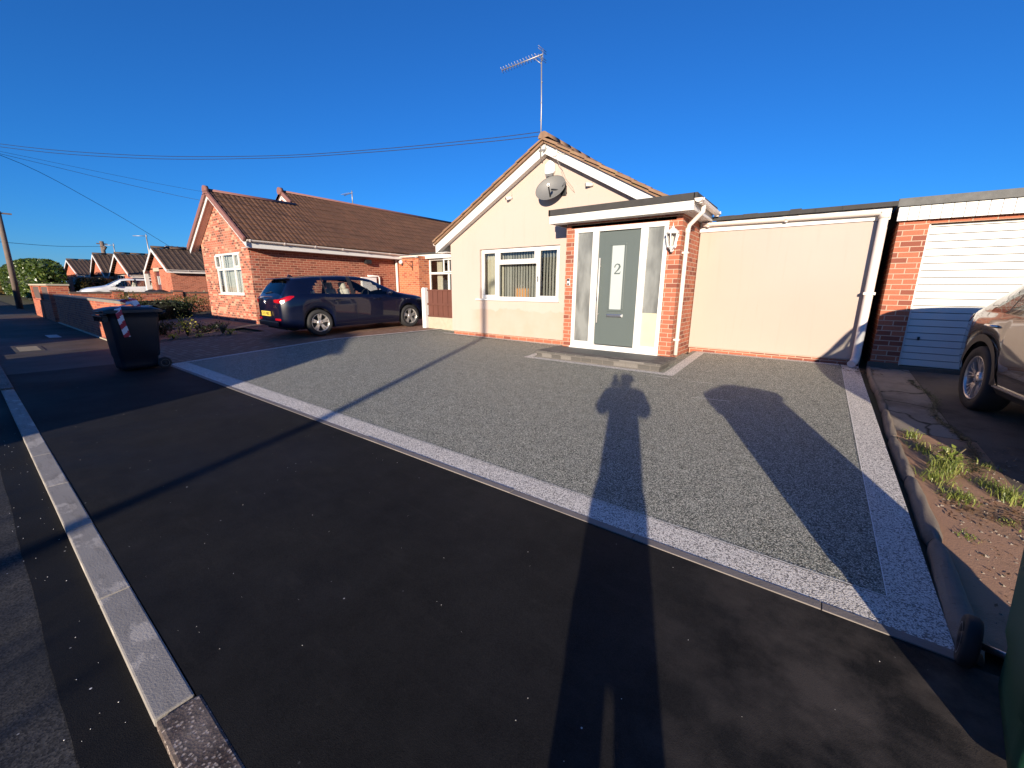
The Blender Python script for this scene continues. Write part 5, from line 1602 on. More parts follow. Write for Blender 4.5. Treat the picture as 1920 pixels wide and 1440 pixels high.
# wheel contact points are on the right-hand (+X world) side => car's local -y side
org = hx0 - hd * 0.80 + Vector((-hd.y, hd.x)) * 0.83
car, body, sec, patch = make_car('parked_car', 'dark blue hatchback parked on the block paving beside the brick bungalow', 'car', (org.x, org.y, 0.285), hrot, hatch)
car.rotation_euler = (0, -0.022, hrot)
def glyph(m, o): pass
tl = patch('tail_light', 'lamp_red', lambda j: 0.0 + 0.0 * j, lambda j: 0.30 - 0.05 * abs(j - 2.5), 4.25, 5.8, 0.006, (-1,), nx=10)
tl = patch('tail_light', 'lamp_red', lambda j: 0.0, lambda j: 0.30 - 0.05 * abs(j - 2.5), 4.25, 5.8, 0.006, (1,), nx=10)
def rearx(y, z, P=hatch, s=None):
    wf = 0.80 * P['W'] / 2; k = max(-1, min(1, y / wf)); return -P['rbulge'] * (1 - k * k) * min(1, .35 + z)
for sg in (-1, 1):
    m = MB(); m.grid(lambda i, j: (rearx(sg * (0.44 + 0.27 * i / 6), 0.86) - 0.008, sg * (0.48 + 0.235 * i / 6), 0.80 + 0.10 * j / 2 - 0.02 * (6 - i) / 6 * (1 if j == 2 else -1)), 6, 2); m.build('tail_light', 'lamp_red', car, world=False)
    m = MB(); m.grid(lambda i, j: (rearx(sg * (0.42 + 0.26 * i / 5), 0.42) - 0.012, sg * (0.42 + 0.26 * i / 5), 0.40 + 0.05 * j), 5, 1); m.build('reflector', 'lamp_red', car, world=False)
m = MB(); m.box(-0.098, -0.07, -0.26, 0.26, 0.50, 0.612, 0.003); plate = m.build('number_plate', 'plate_yellow', car, world=False)
def text_mesh(body_, size, name, mat, parent, M4, ext=0.001):
    cu = bpy.data.curves.new('txt', 'FONT'); cu.body = body_; cu.size = size; cu.align_x = 'CENTER'; cu.align_y = 'CENTER'; cu.extrude = ext
    o = bpy.data.objects.new('txt', cu); COL.objects.link(o)
    dg = bpy.context.evaluated_depsgraph_get(); dg.update()
    me = bpy.data.meshes.new_from_object(o.evaluated_get(dg)); bpy.data.objects.remove(o)
    me.transform(M4); me.materials.clear(); me.materials.append(MAT[mat])
    ob = bpy.data.objects.new(name, me); COL.objects.link(ob); ob.parent = parent
    return ob
Mr = Matrix.Translation((-0.100, 0, 0.556)) @ Matrix(((0, 0, -1, 0), (-1, 0, 0, 0), (0, 1, 0, 0), (0, 0, 0, 1)))
text_mesh('CU15 NBX', 0.105, 'plate_lettering', 'dark', plate, Mr)
m = MB()      # round badge with V over W
ring = [(-0.075, 0.055 * cos(2 * pi * k / 24), 0.83 + 0.055 * sin(2 * pi * k / 24)) for k in range(25)]
m.tube(ring, 0.006, 6, cap=False)
def seg(a, b): m.tube([(-0.076, -a[0], 0.83 + a[1]), (-0.076, -b[0], 0.83 + b[1])], 0.005, 5)
seg((-0.02, 0.05), (0, 0.008)); seg((0.02, 0.05), (0, 0.008)); seg((-0.043, 0.03), (-0.02, -0.045)); seg((0.043, 0.03), (0.02, -0.045)); seg((-0.02, -0.045), (0, 0.0)); seg((0.02, -0.045), (0, 0.0))
m.build('badge', 'chrome', car, world=False)
m = MB(); m.box(-0.075, -0.06, -0.62, -0.47, 0.70, 0.715); m.box(-0.078, -0.06, -0.60, -0.5, 0.735, 0.75); m.build('badge_lettering', 'chrome', car, world=False)
m = MB(); m.box(-0.072, -0.04, -0.60, 0.60, 0.26, 0.38, 0.02); m.build('rear_valance', 'black_plastic', car, world=False)
for x in (1.28, 2.36):
    for sg in (-1, 1):
        m = MB(); y = 0.895
        m.tube([(x - 0.09, sg * y * 0.995, 0.845), (x - 0.06, sg * (y + 0.03), 0.85), (x + 0.06, sg * (y + 0.03), 0.85), (x + 0.09, sg * y * 0.995, 0.845)], 0.014, 8); m.build('door_handle', 'paint_blue', car, world=False)
for sg in (-1, 1):
    m = MB(); m.lathe([(0.001, -0.09), (0.05, -0.07), (0.075, 0.0), (0.07, 0.05), (0.001, 0.06)], (0, 0, 0), 16, 'y')
    bmesh.ops.scale(m.bm, vec=(0.8, 1.3, 1.0), verts=m.bm.verts); bmesh.ops.translate(m.bm, vec=(2.72, sg * 0.97, 1.0), verts=m.bm.verts)
    m.build('wing_mirror', 'paint_blue', car, world=False)
m = MB()     # panel gaps as thin dark strips
def gap(pts, y_off=0.0025, wd=0.006):
    for a, b in zip(pts, pts[1:]):
        va = []
        for sgn in (-1,):
            def S3(x, z):
                s = sec(x)
                for k in range(6):
                    if s[k][1] <= z <= s[k + 1][1]:
                        f = (z - s[k][1]) / max(1e-6, s[k + 1][1] - s[k][1]); return s[k][0] + (s[k + 1][0] - s[k][0]) * f
                return s[3][0]
            n_ = 8
            for q in range(n_):
                x1_, z1_ = a[0] + (b[0] - a[0]) * q / n_, a[1] + (b[1] - a[1]) * q / n_
                x2_, z2_ = a[0] + (b[0] - a[0]) * (q + 1) / n_, a[1] + (b[1] - a[1]) * (q + 1) / n_
                m.bar((x1_, -S3(x1_, z1_) - 0.0005, z1_), (x2_, -S3(x2_, z2_) - 0.0005, z2_), wd, wd * 0.5, (0, 1, 0.01))
gap([(1.80, 0.93), (1.80, 0.30)]); gap([(2.98, 0.90), (2.98, 0.34), (2.9, 0.28)]); gap([(0.98, 0.95), (1.12, 0.72), (1.20, 0.42)])
gap([(1.20, 0.27), (2.9, 0.27)])
m.build('panel_gap', 'dark', car, world=False)
m = MB(); m.tube([(-0.0, -0.1, 1.05), (0.08, -0.42, 1.12)], 0.012, 6) if False else m.tube([(0.05, 0.25, 1.02), (0.06, -0.12, 1.06)], 0.011, 6); m.build('wiper', 'black_plastic', car, world=False)
m = MB(); m.prism([(0.50, 1.40), (0.64, 1.415), (0.54, 1.47)], 'y', -0.015, 0.015); m.build('roof_aerial', 'paint_blue', car, world=False)
m = MB(); m.box(0.19, 0.36, -0.56, 0.56, 1.345, 1.37, 0.01); m.build('spoiler', 'paint_blue', car, world=False)
m = MB(); m.box(3.30, 3.44, -0.905, -0.898, 0.80, 0.818, 0.002); m.build('wing_badge', 'chrome', car, world=False)
for sg in (-1, 1): patch('headlight', 'lamp_clear', lambda j: 3.92, lambda j: 4.2, 4.2, 5.9, 0.006, (sg,), nx=6)

# dark car on the right hand drive, tail towards the garage
suv = dict(L=4.45, W=1.84, wr=0.345, axles=(0.86, 3.52), sill=0.26, roofw=0.66, paint='paint_black', arch=0.40,
    top=[(0, 0.98), (0.04, 1.01), (0.14, 1.07), (0.60, 1.38), (0.8, 1.44), (1.2, 1.485), (1.9, 1.50), (2.3, 1.48), (2.6, 1.42), (3.3, 1.07), (3.45, 1.03), (4.05, 0.94), (4.35, 0.84), (4.45, 0.70)],
    wid=[(0, 0.82), (0.05, 0.88), (0.15, 0.94), (0.4, 0.985), (0.9, 1.0), (3.4, 1.0), (3.9, 0.96), (4.2, 0.86), (4.35, 0.78), (4.45, 0.66)],
    belt=[(0, 0.95), (0.2, 1.03), (0.9, 1.03), (2.0, 0.98), (3.1, 0.95), (3.6, 0.92), (4.2, 0.81), (4.45, 0.6)],
    bumper=lambda x: 0.08 * max(0, 1 - x / 0.5) + 0.05 * max(0, (x - 3.9) / 0.56),
    glass_side=(lambda j: 0.62 + 0.075 * (j - 7), lambda j: 3.15 - 0.135 * (j - 7)), windscreen=(2.55, 3.28), rearwin=(0.12, 0.46),
    pillars=[(1.0, 1.04), (1.80, 1.94)], cabin=(0.8, 2.9), rbulge=0.07, fbulge=0.12, rim='multi', tw=0.225, rearglass='dark_glass', clad=True)
th = radians(-90 + 5.0)
sd = Vector((cos(th), sin(th)))
wc = Vector((1.44, 6.42))            # rear right wheel, outer contact
o2 = wc - sd * 0.86 + Vector((-sd.y, sd.x)) * 0.90
car2, body2, sec2, patch2 = make_car('parked_car', 'glossy dark car parked tail-first before the ribbed white garage door', 'car', (o2.x, o2.y, 0.225), th, suv)
for x in (1.0, 2.45):
    m = MB(); y = 0.915
    m.tube([(x - 0.10, -y * 0.995, 0.905), (x - 0.07, -(y + 0.035), 0.91), (x + 0.07, -(y + 0.035), 0.91), (x + 0.10, -y * 0.995, 0.905)], 0.014, 8); m.build('door_handle', 'chrome', car2, world=False)
m = MB(); m.bar((1.28, -0.905, 0.345), (3.1, -0.905, 0.345), 0.012, 0.022); m.build('chrome_trim', 'chrome', car2, world=False)
for xc in (0.86, 3.52):       # black arch lip
    m = MB()
    for i in range(18):
        a, b = pi * i / 18, pi * (i + 1) / 18
        def Q(an, r): return (xc + r * cos(an), 0.345 + r * sin(an))
        for (r0, r1) in ((0.395, 0.47),):
            pts = []
            for an, r in ((a, r0), (b, r0), (b, r1), (a, r1)):
                x, z = Q(an, r); s = sec2(x)
                y = 0.91
                for k in range(6):
                    if s[k][1] <= z <= s[k + 1][1]:
                        f = (z - s[k][1]) / max(1e-6, s[k + 1][1] - s[k][1]); y = s[k][0] + (s[k + 1][0] - s[k][0]) * f
                pts.append((x, -(max(y, 0.88) + 0.012), z))
            m.face(pts)
    m.build('wheel_arch_trim', 'black_plastic', car2, world=False, doubles=0.0005)
for sg in (-1, 1): patch2('tail_light', 'lamp_red', lambda j: 0.0, lambda j: 0.30 - 0.04 * abs(j - 2.5), 4.3, 5.9, 0.006, (sg,), nx=8)

# white estate far up the street
est = dict(hatch); est.update(paint='paint_white', L=4.5, wr=0.33, axles=(0.9, 3.6), sill=0.24,
    top=[(0, 1.0), (0.04, 1.05), (0.12, 1.15), (0.42, 1.5), (0.6, 1.56), (1.2, 1.60), (2.1, 1.60), (2.5, 1.54), (3.2, 1.13), (3.4, 1.08), (4.1, 0.96), (4.4, 0.84), (4.5, 0.7)],
    wid=[(0, 0.82), (0.05, 0.88), (0.15, 0.94), (0.4, 0.985), (0.9, 1.0), (3.5, 1.0), (4.0, 0.95), (4.3, 0.84), (4.5, 0.66)],
    belt=[(0, 0.98), (0.2, 1.08), (0.9, 1.06), (2.0, 1.03), (3.1, 0.99), (3.6, 0.96), (4.2, 0.82), (4.5, 0.6)],
    glass_side=(lambda j: 0.50 + 0.06 * (j - 7), lambda j: 3.05 - 0.135 * (j - 7)), windscreen=(2.5, 3.18), rearwin=(0.12, 0.4))
car3, b3, s3, p3 = make_car('parked_car', 'white estate car parked nose to the street between the hedge and the brick porch', 'car', (-38.9, 9.4, 0.36), radians(-92), est)
for sg in (-1, 1): p3('tail_light', 'lamp_red', lambda j: 0.0, lambda j: 0.34 - 0.05 * abs(j - 2.5), 4.1, 5.9, 0.006, (sg,), nx=8)
for sg in (-1, 1):
    m = MB(); m.box(2.85, 3.02, min(sg * .93, sg * 1.1), max(sg * .93, sg * 1.1), 1.03, 1.15, 0.04); m.build('wing_mirror', 'paint_white', car3, world=False)

# ------------------------------------------------------------------ wheelie bins (back towards +y local, wheels at back)
def make_bin(label, loc, rotz, mat, lidmat, group='wheelie bins on the pavement'):
    t = thing('wheelie_bin', label, 'bin', loc, rotz, group)
    def rr(wx, y0, y1, z, r=0.06, n=5):
        pts = []
        cx_, cy_ = wx / 2 - r, None
        for (sx, yy, a0) in ((1, y1, 0), (-1, y1, pi / 2), (-1, y0, pi), (1, y0, 3 * pi / 2)):
            cx = sx * (wx / 2 - r); cy = yy - r if yy == y1 else yy + r
            for k in range(n + 1):
                a = a0 + pi / 2 * k / n
                pts.append((cx + r * cos(a), cy + r * sin(a), z))
        return pts
    m = MB()
    rings = [rr(0.46, -0.30, 0.20, 0.03, 0.05), rr(0.47, -0.31, 0.21, 0.10, 0.06), rr(0.475, -0.315, 0.215, 0.22, 0.06), rr(0.50, -0.325, 0.24, 0.24, 0.06), rr(0.56, -0.36, 0.30, 0.90, 0.06), rr(0.565, -0.37, 0.31, 0.985, 0.06), rr(0.60, -0.39, 0.33, 0.99, 0.06), rr(0.60, -0.39, 0.33, 1.02, 0.06)]
    V = [[m.bm.verts.new(p) for p in r] for r in rings]
    n = len(V[0])
    for A, B in zip(V, V[1:]):
        for k in range(n):
            f = m.bm.faces.new((A[k], A[(k + 1) % n], B[(k + 1) % n], B[k]))
    m.bm.faces.new(V[0][::-1])
    for f in m.bm.faces: f.smooth = len(f.verts) == 4 and abs(f.normal.z) < 0.5
    # front comb for the lorry and side ribs
    m.box(-0.27, 0.27, -0.455, -0.385, 0.94, 0.965, 0.008); m.box(-0.29, 0.29, -0.43, -0.385, 0.975, 1.0, 0.008)
    for k in range(7): m.box(-0.24 + k * 0.08 - 0.006, -0.24 + k * 0.08 + 0.006, -0.44, -0.37, 0.86, 0.95)
    m.build('body', mat, t, world=False)
    m = MB()
    def Pl(i, j):
        u = -1 + 2 * i / 12; v = j / 16
        y = -0.42 + 0.78 * v
        x = 0.315 * u * (1 - 0.10 * abs(2 * v - 1) ** 8)
        z = 1.03 + 0.055 * (1 - u ** 4) * (1 - abs(2 * v - 1) ** 4) + 0.02
        return (x, y, z)
    m.grid(Pl, 12, 16)
    ed = [Pl(i, 0) for i in range(13)] + [Pl(12, j) for j in range(1, 17)] + [Pl(i, 16) for i in range(11, -1, -1)] + [Pl(0, j) for j in range(15, 0, -1)]
    k = len(ed)
    A = [m.bm.verts.new(p) for p in ed]; B = [m.bm.verts.new((p[0] * 1.01, p[1] * 1.005, p[2] - 0.045)) for p in ed]
    for q in range(k): m.bm.faces.new((A[q], A[(q + 1) % k], B[(q + 1) % k], B[q]))
    m.box(-0.2, 0.2, -0.45, -0.41, 1.012, 1.035, 0.008)
    m.build('lid', lidmat, t, world=False, doubles=0.0005)
    m = MB(); m.tube([(-0.26, 0.33, 0.97), (-0.25, 0.42, 1.0), (0.25, 0.40, 1.0), (0.26, 0.33, 0.97)], 0.017, 8); 
    for x in (-0.2, 0.0, 0.2): m.bar((x, 0.33, 1.0), (x, 0.42, 1.0), 0.03, 0.05)
    m.build('handle', mat, t, world=False)
    m = MB(); m.tube([(-0.315, 0.25, 0.10), (0.315, 0.25, 0.10)], 0.014, 8); m.build('axle', 'steel', t, world=False)
    for sg in (-1, 1):
        m = MB(); m.lathe([(0.06, -0.025), (0.09, -0.025), (0.1, -0.015), (0.1, 0.015), (0.09, 0.025), (0.06, 0.02), (0.05, 0.01), (0.03, 0.012), (0.02, 0.03), (0.001, 0.03)], (0, 0, 0), 28, 'x', cap=False)
        if sg < 0: bmesh.ops.scale(m.bm, vec=(-1, 1, 1), verts=m.bm.verts)
        bmesh.ops.translate(m.bm, vec=(sg * 0.315, 0.25, 0.10), verts=m.bm.verts)
        wv = m.build('wheel', 'rubber', t, world=False)
        m = MB(); m.lathe([(0.058, 0), (0.064, 0)], (sg * 0.342, 0.25, 0.10), 24, 'x', cap=False); m.build('hub_ring', 'dish', wv, world=False)
    return t
binL = make_bin('dark grey wheelie bin draped with red and white barrier tape', (-9.72, 1.80, 0.0), radians(4), 'bin_dark', 'bin_dark')
# shape of the near bin: its wheel side faces the house
binR = make_bin('green wheelie bin at the right end of the pale kerb strip', (0.93, 1.88, 0.0), radians(-10), 'bin_green', 'bin_green')
# barrier tape
t = thing('barrier_tape', 'crumpled red and white barrier tape lying over the dark bin lid', 'tape', (-9.72, 1.80, 1.0))
path = []
base = [(-0.05, 0.02, 0.16), (-0.10, -0.06, 0.22), (0.02, -0.12, 0.21), (0.1, 0.0, 0.15), (0.16, -0.12, 0.12), (0.24, -0.2, 0.10), (0.325, -0.22, 0.07), (0.345, -0.215, -0.03), (0.335, -0.20, -0.15), (0.325, -0.18, -0.28), (0.318, -0.165, -0.40)]
def stripe(mm, pts, wvec, wd, L=0.09):
    acc = 0; fine = []
    for a, b in zip(pts, pts[1:]):
        a, b = Vector(a), Vector(b)
        for k in range(8): fine.append(a.lerp(b, k / 8))
    fine.append(Vector(pts[-1])); w_ = Vector(wvec)
    rows = [[mm.bm.verts.new(p + w_ * wd * (-0.5 + q / 4)) for q in range(5)] for p in fine]
    for i in range(len(fine) - 1):
        for q in range(4):        # diagonal stripes
            f = mm.bm.faces.new((rows[i][q], rows[i][q + 1], rows[i + 1][q + 1], rows[i + 1][q]))
            f.material_index = int((acc + q * 0.018) / L) % 2
        acc += (fine[i + 1] - fine[i]).length
m = MB(); stripe(m, base, (0.05, 1, 0.12), 0.085); m.build('hanging_tape', ['tape_white', 'tape_red'], t, world=False, normals=False)
m = MB(); stripe(m, [(-0.16, 0.1, 0.10), (-0.12, 0.08, 0.2), (0.0, 0.05, 0.24), (0.1, 0.05, 0.2), (0.14, 0.08, 0.1)], (0.1, 1, -0.25), 0.1); m.build('crumpled_tape', ['tape_white', 'tape_red'], t, world=False, normals=False)
t = thing('paper_sheet', 'white sheet lying on the dark bin lid beside the tape', 'paper', (-9.70, 1.98, 1.10))
m = MB(); m.box(-0.12, 0.13, -0.1, 0.1, 0, 0.004); m.build('sheet', 'tape_white', t, world=False)

# ------------------------------------------------------------------ garden walls
def coped_wall(name, label, x0, x1, y0, y1, z0, z1, mat='brick_wall', cop='coping', group=None, piers=()):
    t = thing(name, label, 'wall', ((x0 + x1) / 2, (y0 + y1) / 2, 0), group=group)
    m = MB(); m.box(x0, x1, y0, y1, z0, z1 - 0.07); m.build('brickwork', mat, t)
    m = MB(); m.box(x0 - 0.02, x1 + 0.02, y0 - 0.02, y1 + 0.02, z1 - 0.07, z1, 0.012); m.build('coping', cop, t)
    for (px_, py_, s_, zt) in piers:
        m = MB(); m.box(px_ - s_, px_ + s_, py_ - s_, py_ + s_, z0, zt - 0.06); p = m.build('pier', mat, t)
        m = MB(); m.box(px_ - s_ - 0.03, px_ + s_ + 0.03, py_ - s_ - 0.03, py_ + s_ + 0.03, zt - 0.06, zt, 0.015); m.build('cap', cop, p)
    return t
coped_wall('garden_wall', 'brick garden wall with pale coping running along the pavement behind the bin', -24.0, -13.2, 2.30, 2.52, -0.1, 1.10)
m = MB(); m.box(-24.0, -13.0, 2.24, 2.30, -0.05, 0.03, 0.008); struct(m.build('edging', 'concrete_pale'))
coped_wall('garden_wall', 'low brick boundary wall with dark coping running from pavement to houses behind the plants', -24.2, -23.98, 2.75, 8.2, 0.0, 1.20, cop='dark_coping', piers=((-24.09, 4.15, 0.17, 1.27), (-24.09, 6.2, 0.17, 1.27), (-24.09, 7.95, 0.17, 1.27)))
t = thing('brick_pier', 'tall brick pier with two recessed dark panels and stone cap beside the hedge', 'wall', (-27.8, 2.5, 0))
m = MB(); m.box(-31, -25.1, 2.32, 2.8, -0.1, 1.43); m.box(-25.1, -24.85, 2.26, 2.84, -0.1, 1.43); m.box(-27.9, -27.65, 2.26, 2.32, -0.1, 1.43); m.box(-31.1, -30.8, 2.26, 2.32, -0.1, 1.43); m.box(-30.8, -25.1, 2.26, 2.32, -0.1, 0.8)
m.build('brickwork', 'brick_wall', t)
m = MB(); m.box(-31.2, -24.8, 2.22, 2.88, 1.43, 1.5, 0.012); m.build('coping', 'concrete_pale', t)
m = MB(); m.box(-30.7, -28.0, 2.31, 2.325, 0.85, 1.38); m.box(-27.55, -25.2, 2.31, 2.325, 0.85, 1.38); m.build('dark_panel', 'dark_coping', t)

# ------------------------------------------------------------------ poles and wires
t = thing('telegraph_pole', 'weathered wooden telegraph pole leaning slightly beside the hedge', 'pole', (-40.4, 2.3, 0))
m = MB(); m.tube([(0, 0, 0), (1.1, 0, 3.0), (1.9, 0, 5.55)], [0.15, 0.13, 0.11], 12); m.build('pole', 'wood_pole', t, world=False)
m = MB(); m.bar((1.9, -0.3, 5.45), (1.9, 0.5, 5.45), 0.08, 0.08); m.build('crossarm', 'wood_pole', t, world=False)
t = thing('telegraph_pole', 'distant telegraph pole above the bungalow roofs', 'pole', (-72.5, 12, 0.4))
m = MB(); m.tube([(0, 0, 0), (0, 0, 6.4)], [0.25, 0.2], 8); m.build('pole', 'wood_pole', t, world=False)
m = MB(); m.bar((0, -0.5, 6.1), (0, 0.5, 6.1), 0.12, 0.12); m.tube([(0, 0, 5.3), (0.2, 0.25, 5.8)], 0.18, 8); m.build('crossarm', 'wood_pole', t, world=False)
for (lab, x, y, z0, h, arm) in (('thin aerial on the roof right of the distant pole', -66.7, 12, 4.0, 2.1, 1.4), ('aerial standing above the roof of the red-door bungalow', -53.0, 12, 3.5, 2.7, 1.8)):
    t = thing('tv_aerial', lab, 'aerial', (x, y, z0), group='distant roof aerials')
    m = MB(); m.tube([(0, 0, 0), (0, 0, h)], 0.05, 6); m.build('mast', 'galv', t, world=False)
    m = MB(); m.tube([(0.1, 0.1, h - .05), (-0.4, -arm * .5, h - .1)], 0.03, 5); m.tube([(0.05, 0, h - .3), (0.05, 0, h + .15)], 0.035, 5); m.build('antenna', 'galv', t, world=False)
def wire(label, pts, r=0.008):
    fine = []
    P_ = [Vector(p) for p in pts]
    for i in range(len(P_) - 1):
        p0 = P_[max(0, i - 1)]; p1 = P_[i]; p2 = P_[i + 1]; p3 = P_[min(len(P_) - 1, i + 2)]
        for k in range(6):
            s = k / 6
            fine.append(0.5 * ((2 * p1) + (-p0 + p2) * s + (2 * p0 - 5 * p1 + 4 * p2 - p3) * s * s + (-p0 + 3 * p1 - 3 * p2 + p3) * s ** 3))
    fine.append(P_[-1])
    m = MB(); m.tube(fine, r, 5)
    o = m.build('overhead_wire', 'wire'); tag(o, label, 'wire', 'overhead wires')
wire('upper of the two overhead wires meeting the cream gable peak', [(-27.5, -1.37, 6.9), (-20, 1.57, 5.48), (-15.14, 3.47, 4.82), (-11.13, 5.05, 4.51), (-8.43, 6.11, 4.44), (-6.1, 7.02, 4.45), (-4.88, 7.45, 4.47)], 0.0065)
wire('lower of the two overhead wires meeting the cream gable peak', [(-27.5, -1.37, 6.85), (-20, 1.57, 5.40), (-15.14, 3.47, 4.75), (-11.13, 5.05, 4.46), (-8.43, 6.11, 4.39), (-6.1, 7.02, 4.39), (-4.88, 7.45, 4.40)], 0.0065)
wire('overhead wire sloping down to the red-door bungalow', [(-27.5, -1.37, 6.9), (-29.9, 2.29, 7.0), (-31.5, 5.5, 5.6), (-32.0, 8.4, 3.7)], 0.011)
wire('faint overhead wire ending behind the brick bungalow roof', [(-27.5, -1.37, 6.9), (-29.9, 2.4, 7.05), (-28.6, 8.2, 6.2), (-24.5, 13.0, 5.3)], 0.008)
wire('faint topmost overhead wire passing behind the brick bungalow ridge', [(-27.5, -1.37, 6.9), (-29.5, 2.0, 7.1), (-28.5, 10, 6.6), (-24, 17, 6.3)], 0.006)
wire('level wire running to the distant telegraph pole', [(-60, 3.2, 5.2), (-66, 7.5, 5.5), (-72.5, 12, 6.2)], 0.02)
t = thing('street_lamp', 'grey street lamp column across the road casting the long thin shadow', 'street lamp', (0.52, -9.6, 0))
m = MB(); m.tube([(0, 0, 0), (0, 0, 1.2)], 0.085, 14); m.tube([(0, 0, 1.2), (0, 0, 5.25)], [0.078, 0.06], 12); m.build('column', 'galv', t, world=False)
m = MB(); m.tube([(0, 0, 5.2), (0, 0.15, 5.32), (0, 0.3, 5.34)], 0.03, 8); m.build('bracket', 'galv', t, world=False)
m = MB(); m.box(-0.07, 0.07, 0.25, 0.65, 5.3, 5.38, 0.03); m.build('lamp_head', 'galv', t, world=False)

# ------------------------------------------------------------------ planting
def leafy(name, label, cat, loc, rx, ry, rz_, n, leaf, mat, seed, stems=5, group=None, base=0.1, droop=0.3, stemmat='stem'):
    rnd = random.Random(seed)
    t = thing(name, label, cat, loc, group=group)
    ms, ml = MB(), MB()
    tips = []
    for k in range(stems):
        a = rnd.uniform(0, 2 * pi); r = rnd.uniform(0.2, 0.9)
        tip = Vector((rx * r * cos(a), ry * r * sin(a), rz_ * rnd.uniform(0.6, 1.0)))
        mid = tip * 0.5 + Vector((0, 0, rz_ * 0.15))
        ms.tube([(0, 0, 0), mid, tip], [0.014, 0.009, 0.004], 5); tips.append((mid, tip))
    ms.build('stems', stemmat, t, world=False)
    for k in range(n):
        if rnd.random() < 0.6:
            mid, tip = rnd.choice(tips); p = mid.lerp(tip, rnd.uniform(-0.3, 1.05)) + Vector((rnd.gauss(0, rx * 0.16), rnd.gauss(0, ry * 0.16), rnd.gauss(0, rz_ * 0.10)))
        else:
            u, v = rnd.uniform(0, 2 * pi), rnd.uniform(0, 1)
            rr_ = rnd.uniform(0.3, 1) ** 0.6
            p = Vector((rx * rr_ * cos(u) * sqrt(1 - v * v * 0.8), ry * rr_ * sin(u) * sqrt(1 - v * v * .8), base * rz_ + rz_ * v * rr_ * .9))
        if p.z < 0.01: p.z = 0.01
        leaf_quad(ml, p, leaf * rnd.uniform(0.6, 1.4), rnd)
    ml.build('leaves', mat, t, world=False, normals=False)
    return t
def tuft(name, label, loc, n, h, spread, mat='grass', seed=1, group='weed tufts by the concrete haunch', wd=0.006):
    rnd = random.Random(seed)
    t = thing(name, label, 'weeds', loc, group=group)
    m = MB()
    for k in range(n):
        a = rnd.uniform(0, 2 * pi); r0 = rnd.uniform(0, spread)
        b = Vector((r0 * cos(a), r0 * sin(a) * 1.5, -0.01))
        a2 = rnd.uniform(0, 2 * pi); ln = h * rnd.uniform(0.4, 1.1)
        out = Vector((cos(a2), sin(a2), 0)) * ln * rnd.uniform(0.3, 1.1)
        s_ = Vector((-sin(a2), cos(a2), 0)) * wd * rnd.uniform(0.6, 1.5)
        p = [b, b + out * 0.35 + Vector((0, 0, ln * 0.6)), b + out * 0.75 + Vector((0, 0, ln * 0.75)), b + out * 1.1 + Vector((0, 0, ln * 0.5))]
        for q in range(3):
            w0 = s_ * (1 - q / 3.2); w1 = s_ * (1 - (q + 1) / 3.2)
            m.face([p[q] - w0, p[q] + w0, p[q + 1] + w1, p[q + 1] - w1])
    m.build('blades', mat, t, world=False, normals=False)
    return t
# big laurel hedge at the left
def hedge_at(*a, **k): return hedge_box(*a, **k)
hedge_box('laurel_hedge', 'big glossy laurel hedge between the brick pier and the white car', -74, -41.3, 3.0, 5.25, 0.0, 3.45, 34000, 'leaf_laurel', 0.22, 21)
hedge_box('mixed_hedge', 'lower loose yellow-green hedge left of the telegraph pole', -120, -75, 2.4, 5.0, 0.0, 3.2, 9000, 'leaf_autumn', 0.4, 22)
hedge_box('clipped_bush', 'small yellowish bush behind the white car nose', -46.5, -43.2, 5.5, 7.6, 0.3, 2.05, 2500, 'leaf_autumn', 0.16, 23, cat='bush')
hedge_box('low_hedge', 'low dark clipped hedge along the shaded front garden', -21.0, -19.5, 3.0, 5.6, 0.1, 0.95, 3500, 'leaf_dark', 0.08, 24)
leafy('shrub', 'sparse reddish shrub in front of the boundary wall by the brick gable', 'shrub', (-21.6, 5.9, 0.3), 1.3, 1.0, 0.85, 1400, 0.07, 'leaf_autumn', 31, 22)
leafy('shrub', 'green shrub against the boundary wall right above the bin lid', 'shrub', (-22.6, 4.3, 0.2), 0.8, 0.6, 1.0, 700, 0.08, 'leaf_autumn', 32, 14)
leafy('shrub', 'dark leafy ground shrub just right of the bin', 'shrub', (-14.9, 3.35, 0.05), 0.8, 0.55, 0.42, 1100, 0.055, 'leaf_dark', 33, 16)
leafy('shrub', 'low dark shrub between the yellow flowers and the brick corner', 'shrub', (-14.0, 4.15, 0.14), 0.55, 0.5, 0.30, 600, 0.05, 'leaf_dark', 34, 12)
leafy('flowering_plant', 'tallest sunlit yellow-green plant in the front bed', 'plant', (-13.75, 3.62, 0.12), 0.28, 0.3, 0.55, 240, 0.05, 'leaf_yellow', 35, 12)
leafy('flowering_plant', 'small bright yellow plant nearest the bin in the front bed', 'plant', (-13.55, 3.25, 0.10), 0.16, 0.14, 0.13, 110, 0.04, 'leaf_yellow', 36, 5)
leafy('flowering_plant', 'tiny bright yellow clump in the middle of the bed edge', 'plant', (-13.2, 3.72, 0.13), 0.13, 0.12, 0.11, 90, 0.035, 'leaf_yellow', 37, 5)
leafy('flowering_plant', 'yellow clump at the right tip of the bed', 'plant', (-12.75, 4.3, 0.2), 0.16, 0.16, 0.14, 90, 0.04, 'leaf_yellow', 38, 5)
leafy('dry_plant', 'bare twiggy brown plant at the right end of the bed', 'plant', (-13.15, 4.25, 0.18), 0.28, 0.28, 0.36, 50, 0.03, 'dead_leaf', 39, 18)
leafy('shrub', 'bright green shrub low beside the far brick wall', 'shrub', (-29.5, 8.5, 0.4), 1.0, 0.6, 0.75, 300, 0.12, 'leaf_autumn', 40, 8)
